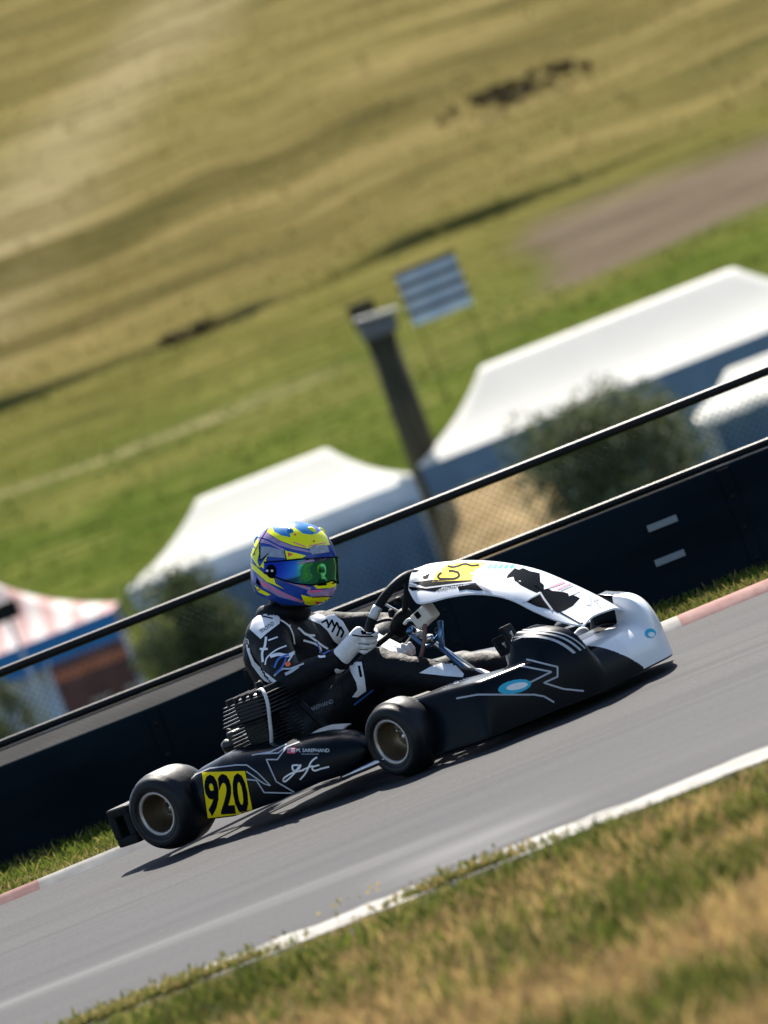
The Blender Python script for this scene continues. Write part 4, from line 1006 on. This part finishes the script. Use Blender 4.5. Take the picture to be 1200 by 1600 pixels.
hd([(130, 400), (180, 430), (190, 370), (215, 330), (225, 400), (205, 480), (225, 545), (310, 418), (290, 470), (300, 520), (340, 570), (385, 705), (470, 760), (300, 688), (270, 560), (240, 540), (215, 555), (150, 450)], 'hyel', .0018)
hd([(145, 480), (210, 555), (285, 620), (300, 690), (200, 605), (150, 560)], 'hyel', .0015)
hs([(325, 140), (240, 270), (190, 370), (160, 430)], 1.1, 'ink'); hs([(225, 345), (232, 480), (312, 412)], 1.4, 'ink', .0028); hs([(150, 330), (185, 355)], 1.6, 'hcyan', .0028); hs([(150, 500), (285, 600)], 1.4, 'hdark', .0028)
hd([(468, 378), (685, 430), (640, 458), (490, 470)], 'hyel', .0022); hs([(470, 376), (492, 474), (640, 460)], 1.4, 'ink', .0028); hd([(503, 398), (558, 415), (510, 442)], 'hred', .0030)
hd([(705, 345), (885, 318), (915, 395), (740, 420), (735, 400)], 'hgrey', .0018); hs([(715, 335), (880, 305)], 1.4, 'hpink'); hs([(560, 300), (680, 345)], 1.6, 'hpink')
hs([(400, 125), (470, 100), (620, 92)], 2, 'hpink')
hd([(380, 610), (520, 690), (640, 720), (740, 745), (720, 775), (560, 720), (420, 660)], 'hlil', .0016); hs([(370, 600), (520, 680), (700, 740)], 1.5, 'hpink')
hd([(700, 772), (870, 762), (995, 728), (992, 800), (930, 828), (740, 836), (690, 800)], 'hlil', .0018); hs([(715, 785), (830, 775)], 3, 'hpink', .0028)
hd([(750, 692), (880, 685), (1000, 650), (1000, 722), (930, 748), (790, 756), (765, 730)], 'hyel', .002)
hd([(795, 710), (885, 705), (885, 722), (795, 730)], 'ink', .003); hd([(935, 700), (978, 683), (978, 699), (940, 713)], 'ink', .003)
hd([(635, 812), (720, 838), (930, 830), (982, 805), (975, 870), (920, 925), (760, 938), (670, 905)], 'hyel', .002); hd([(770, 878), (832, 884), (795, 916)], 'hred', .003); hs([(740, 840), (930, 832)], 1.3, 'ink', .003)
hd([(190, 605), (300, 695), (450, 785), (665, 880), (640, 895), (420, 835), (260, 745)], 'hlil', .0018); hs([(240, 690), (420, 790), (640, 880)], 1.6, 'hpink', .0026); hd([(240, 690), (290, 700), (290, 735), (250, 730)], 'hpink', .003)
hd([(175, 715), (240, 762), (340, 815), (300, 825), (215, 790)], 'hyel', .0018); hd([(195, 650), (225, 690), (235, 740), (190, 700)], 'ink', .002)
for c in ((330, 640), (220, 765), (760, 290), (575, 225)): hd([(c[0] + 12 * math.cos(i), c[1] + 12 * math.sin(i)) for i in range(6)], 'hred', .003)
he = q.build('helmet', drv)
# vents and edge trim
for az, el_ in ((R(-12), R(52)), (R(38), R(50)), (R(-60), R(55)), (R(160), R(35)), (R(-160), R(35))):
    q = MB(); p = hel(az, el_, .002); nn = (p - HC).normalized(); q.lathe([(.001, .005), (.006, .0045), (.010, 0), (.012, -.006)], M['hyel'] if abs(az) < 1 else M['hcyan'], Matrix.Translation(p) @ nn.to_track_quat('Z', 'Y').to_matrix().to_4x4() @ Matrix.Scale(1.6, 4, (0, 1, 0)), 14)
    q.build('vent', he)
q = MB(); q.tube([hel(2 * math.pi * i / 48, R(-66)) for i in range(48)], .007, M['matte'], n=8, curve=False, closed=True); q.build('edge_trim', he)
# visor
def visor_mat():
    mt = bpy.data.materials.new('mirrored_visor'); mt.use_nodes = True; t = mt.node_tree; n = t.nodes; b = n['Principled BSDF']
    b.inputs['Metallic'].default_value = .85; b.inputs['Roughness'].default_value = .08
    tc = n.new('ShaderNodeTexCoord'); vt = n.new('ShaderNodeVectorMath'); vt.operation = 'DOT_PRODUCT'; ax = (HR.to_3x3() @ Vector((1, 0, 0)))
    sb = n.new('ShaderNodeVectorMath'); sb.operation = 'SUBTRACT'; sb.inputs[1].default_value = HC; t.links.new(tc.outputs['Object'], sb.inputs[0]); t.links.new(sb.outputs[0], vt.inputs[0]); vt.inputs[1].default_value = ax
    rp = n.new('ShaderNodeValToRGB'); e = rp.color_ramp.elements; e[0].position = .035; e[0].color = (.006, .022, .24, 1); e[1].position = .16; e[1].color = (.035, .20, .07, 1)
    k_ = e.new(.095); k_.color = (.008, .07, .26, 1); k_ = e.new(.118); k_.color = (.03, .28, .14, 1)
    t.links.new(vt.outputs['Value'], rp.inputs[0]); t.links.new(rp.outputs[0], b.inputs['Base Color'])
    return mt
VM = visor_mat()
def vis(u, v):
    az = R(-104) + R(208) * u; k_ = abs(2 * u - 1)
    lo, hi = R(-17) - R(6) * math.sin(math.pi * min(1, k_ / .85)) + R(8) * k_ ** 4, R(11) - R(4) * k_ ** 2
    return hel(az, lo + (hi - lo) * v, .0055)
q = MB(); q.grid(vis, 90, 20, VM)
for v_ in (0, 1): q.tube([vis(i / 60, v_) for i in range(61)], .0028, M['ink'], n=6, curve=False)
bv = bvh_of(q)
decal(q, bv, Z4([(585, 495), (760, 450), (800, 440), (920, 415), (930, 470), (800, 490), (600, 520)]), M['hdark'], .0014, step=2.5); decal(q, bv, Z4([(590, 500), (760, 465), (765, 485), (600, 515)]), M['hlil'], .002, step=2.5)
q.build('visor', he)
for s in (-1, 1):
    q = MB()
    qx = hel(R(-90) * -s + R(0), R(-6), .004)
    nn = HR.to_3x3() @ Vector((0, s, 0)); MM = Matrix.Translation(qx) @ nn.to_track_quat('Z', 'Y').to_matrix().to_4x4()
    fx = HR.to_3x3() @ Vector((1, 0, 0))
    q.lathe([(.001, .006), (.020, .005), (.026, -.002), (.028, -.01)], M['ink'], MM, 24)
    for d in (-.013, .008):
        q.lathe([(.001, .009), (.0045, .0085), (.005, .004)], M['screw'], Matrix.Translation(fx * d) @ MM, 12)
    q.build('visor_pivot', he)
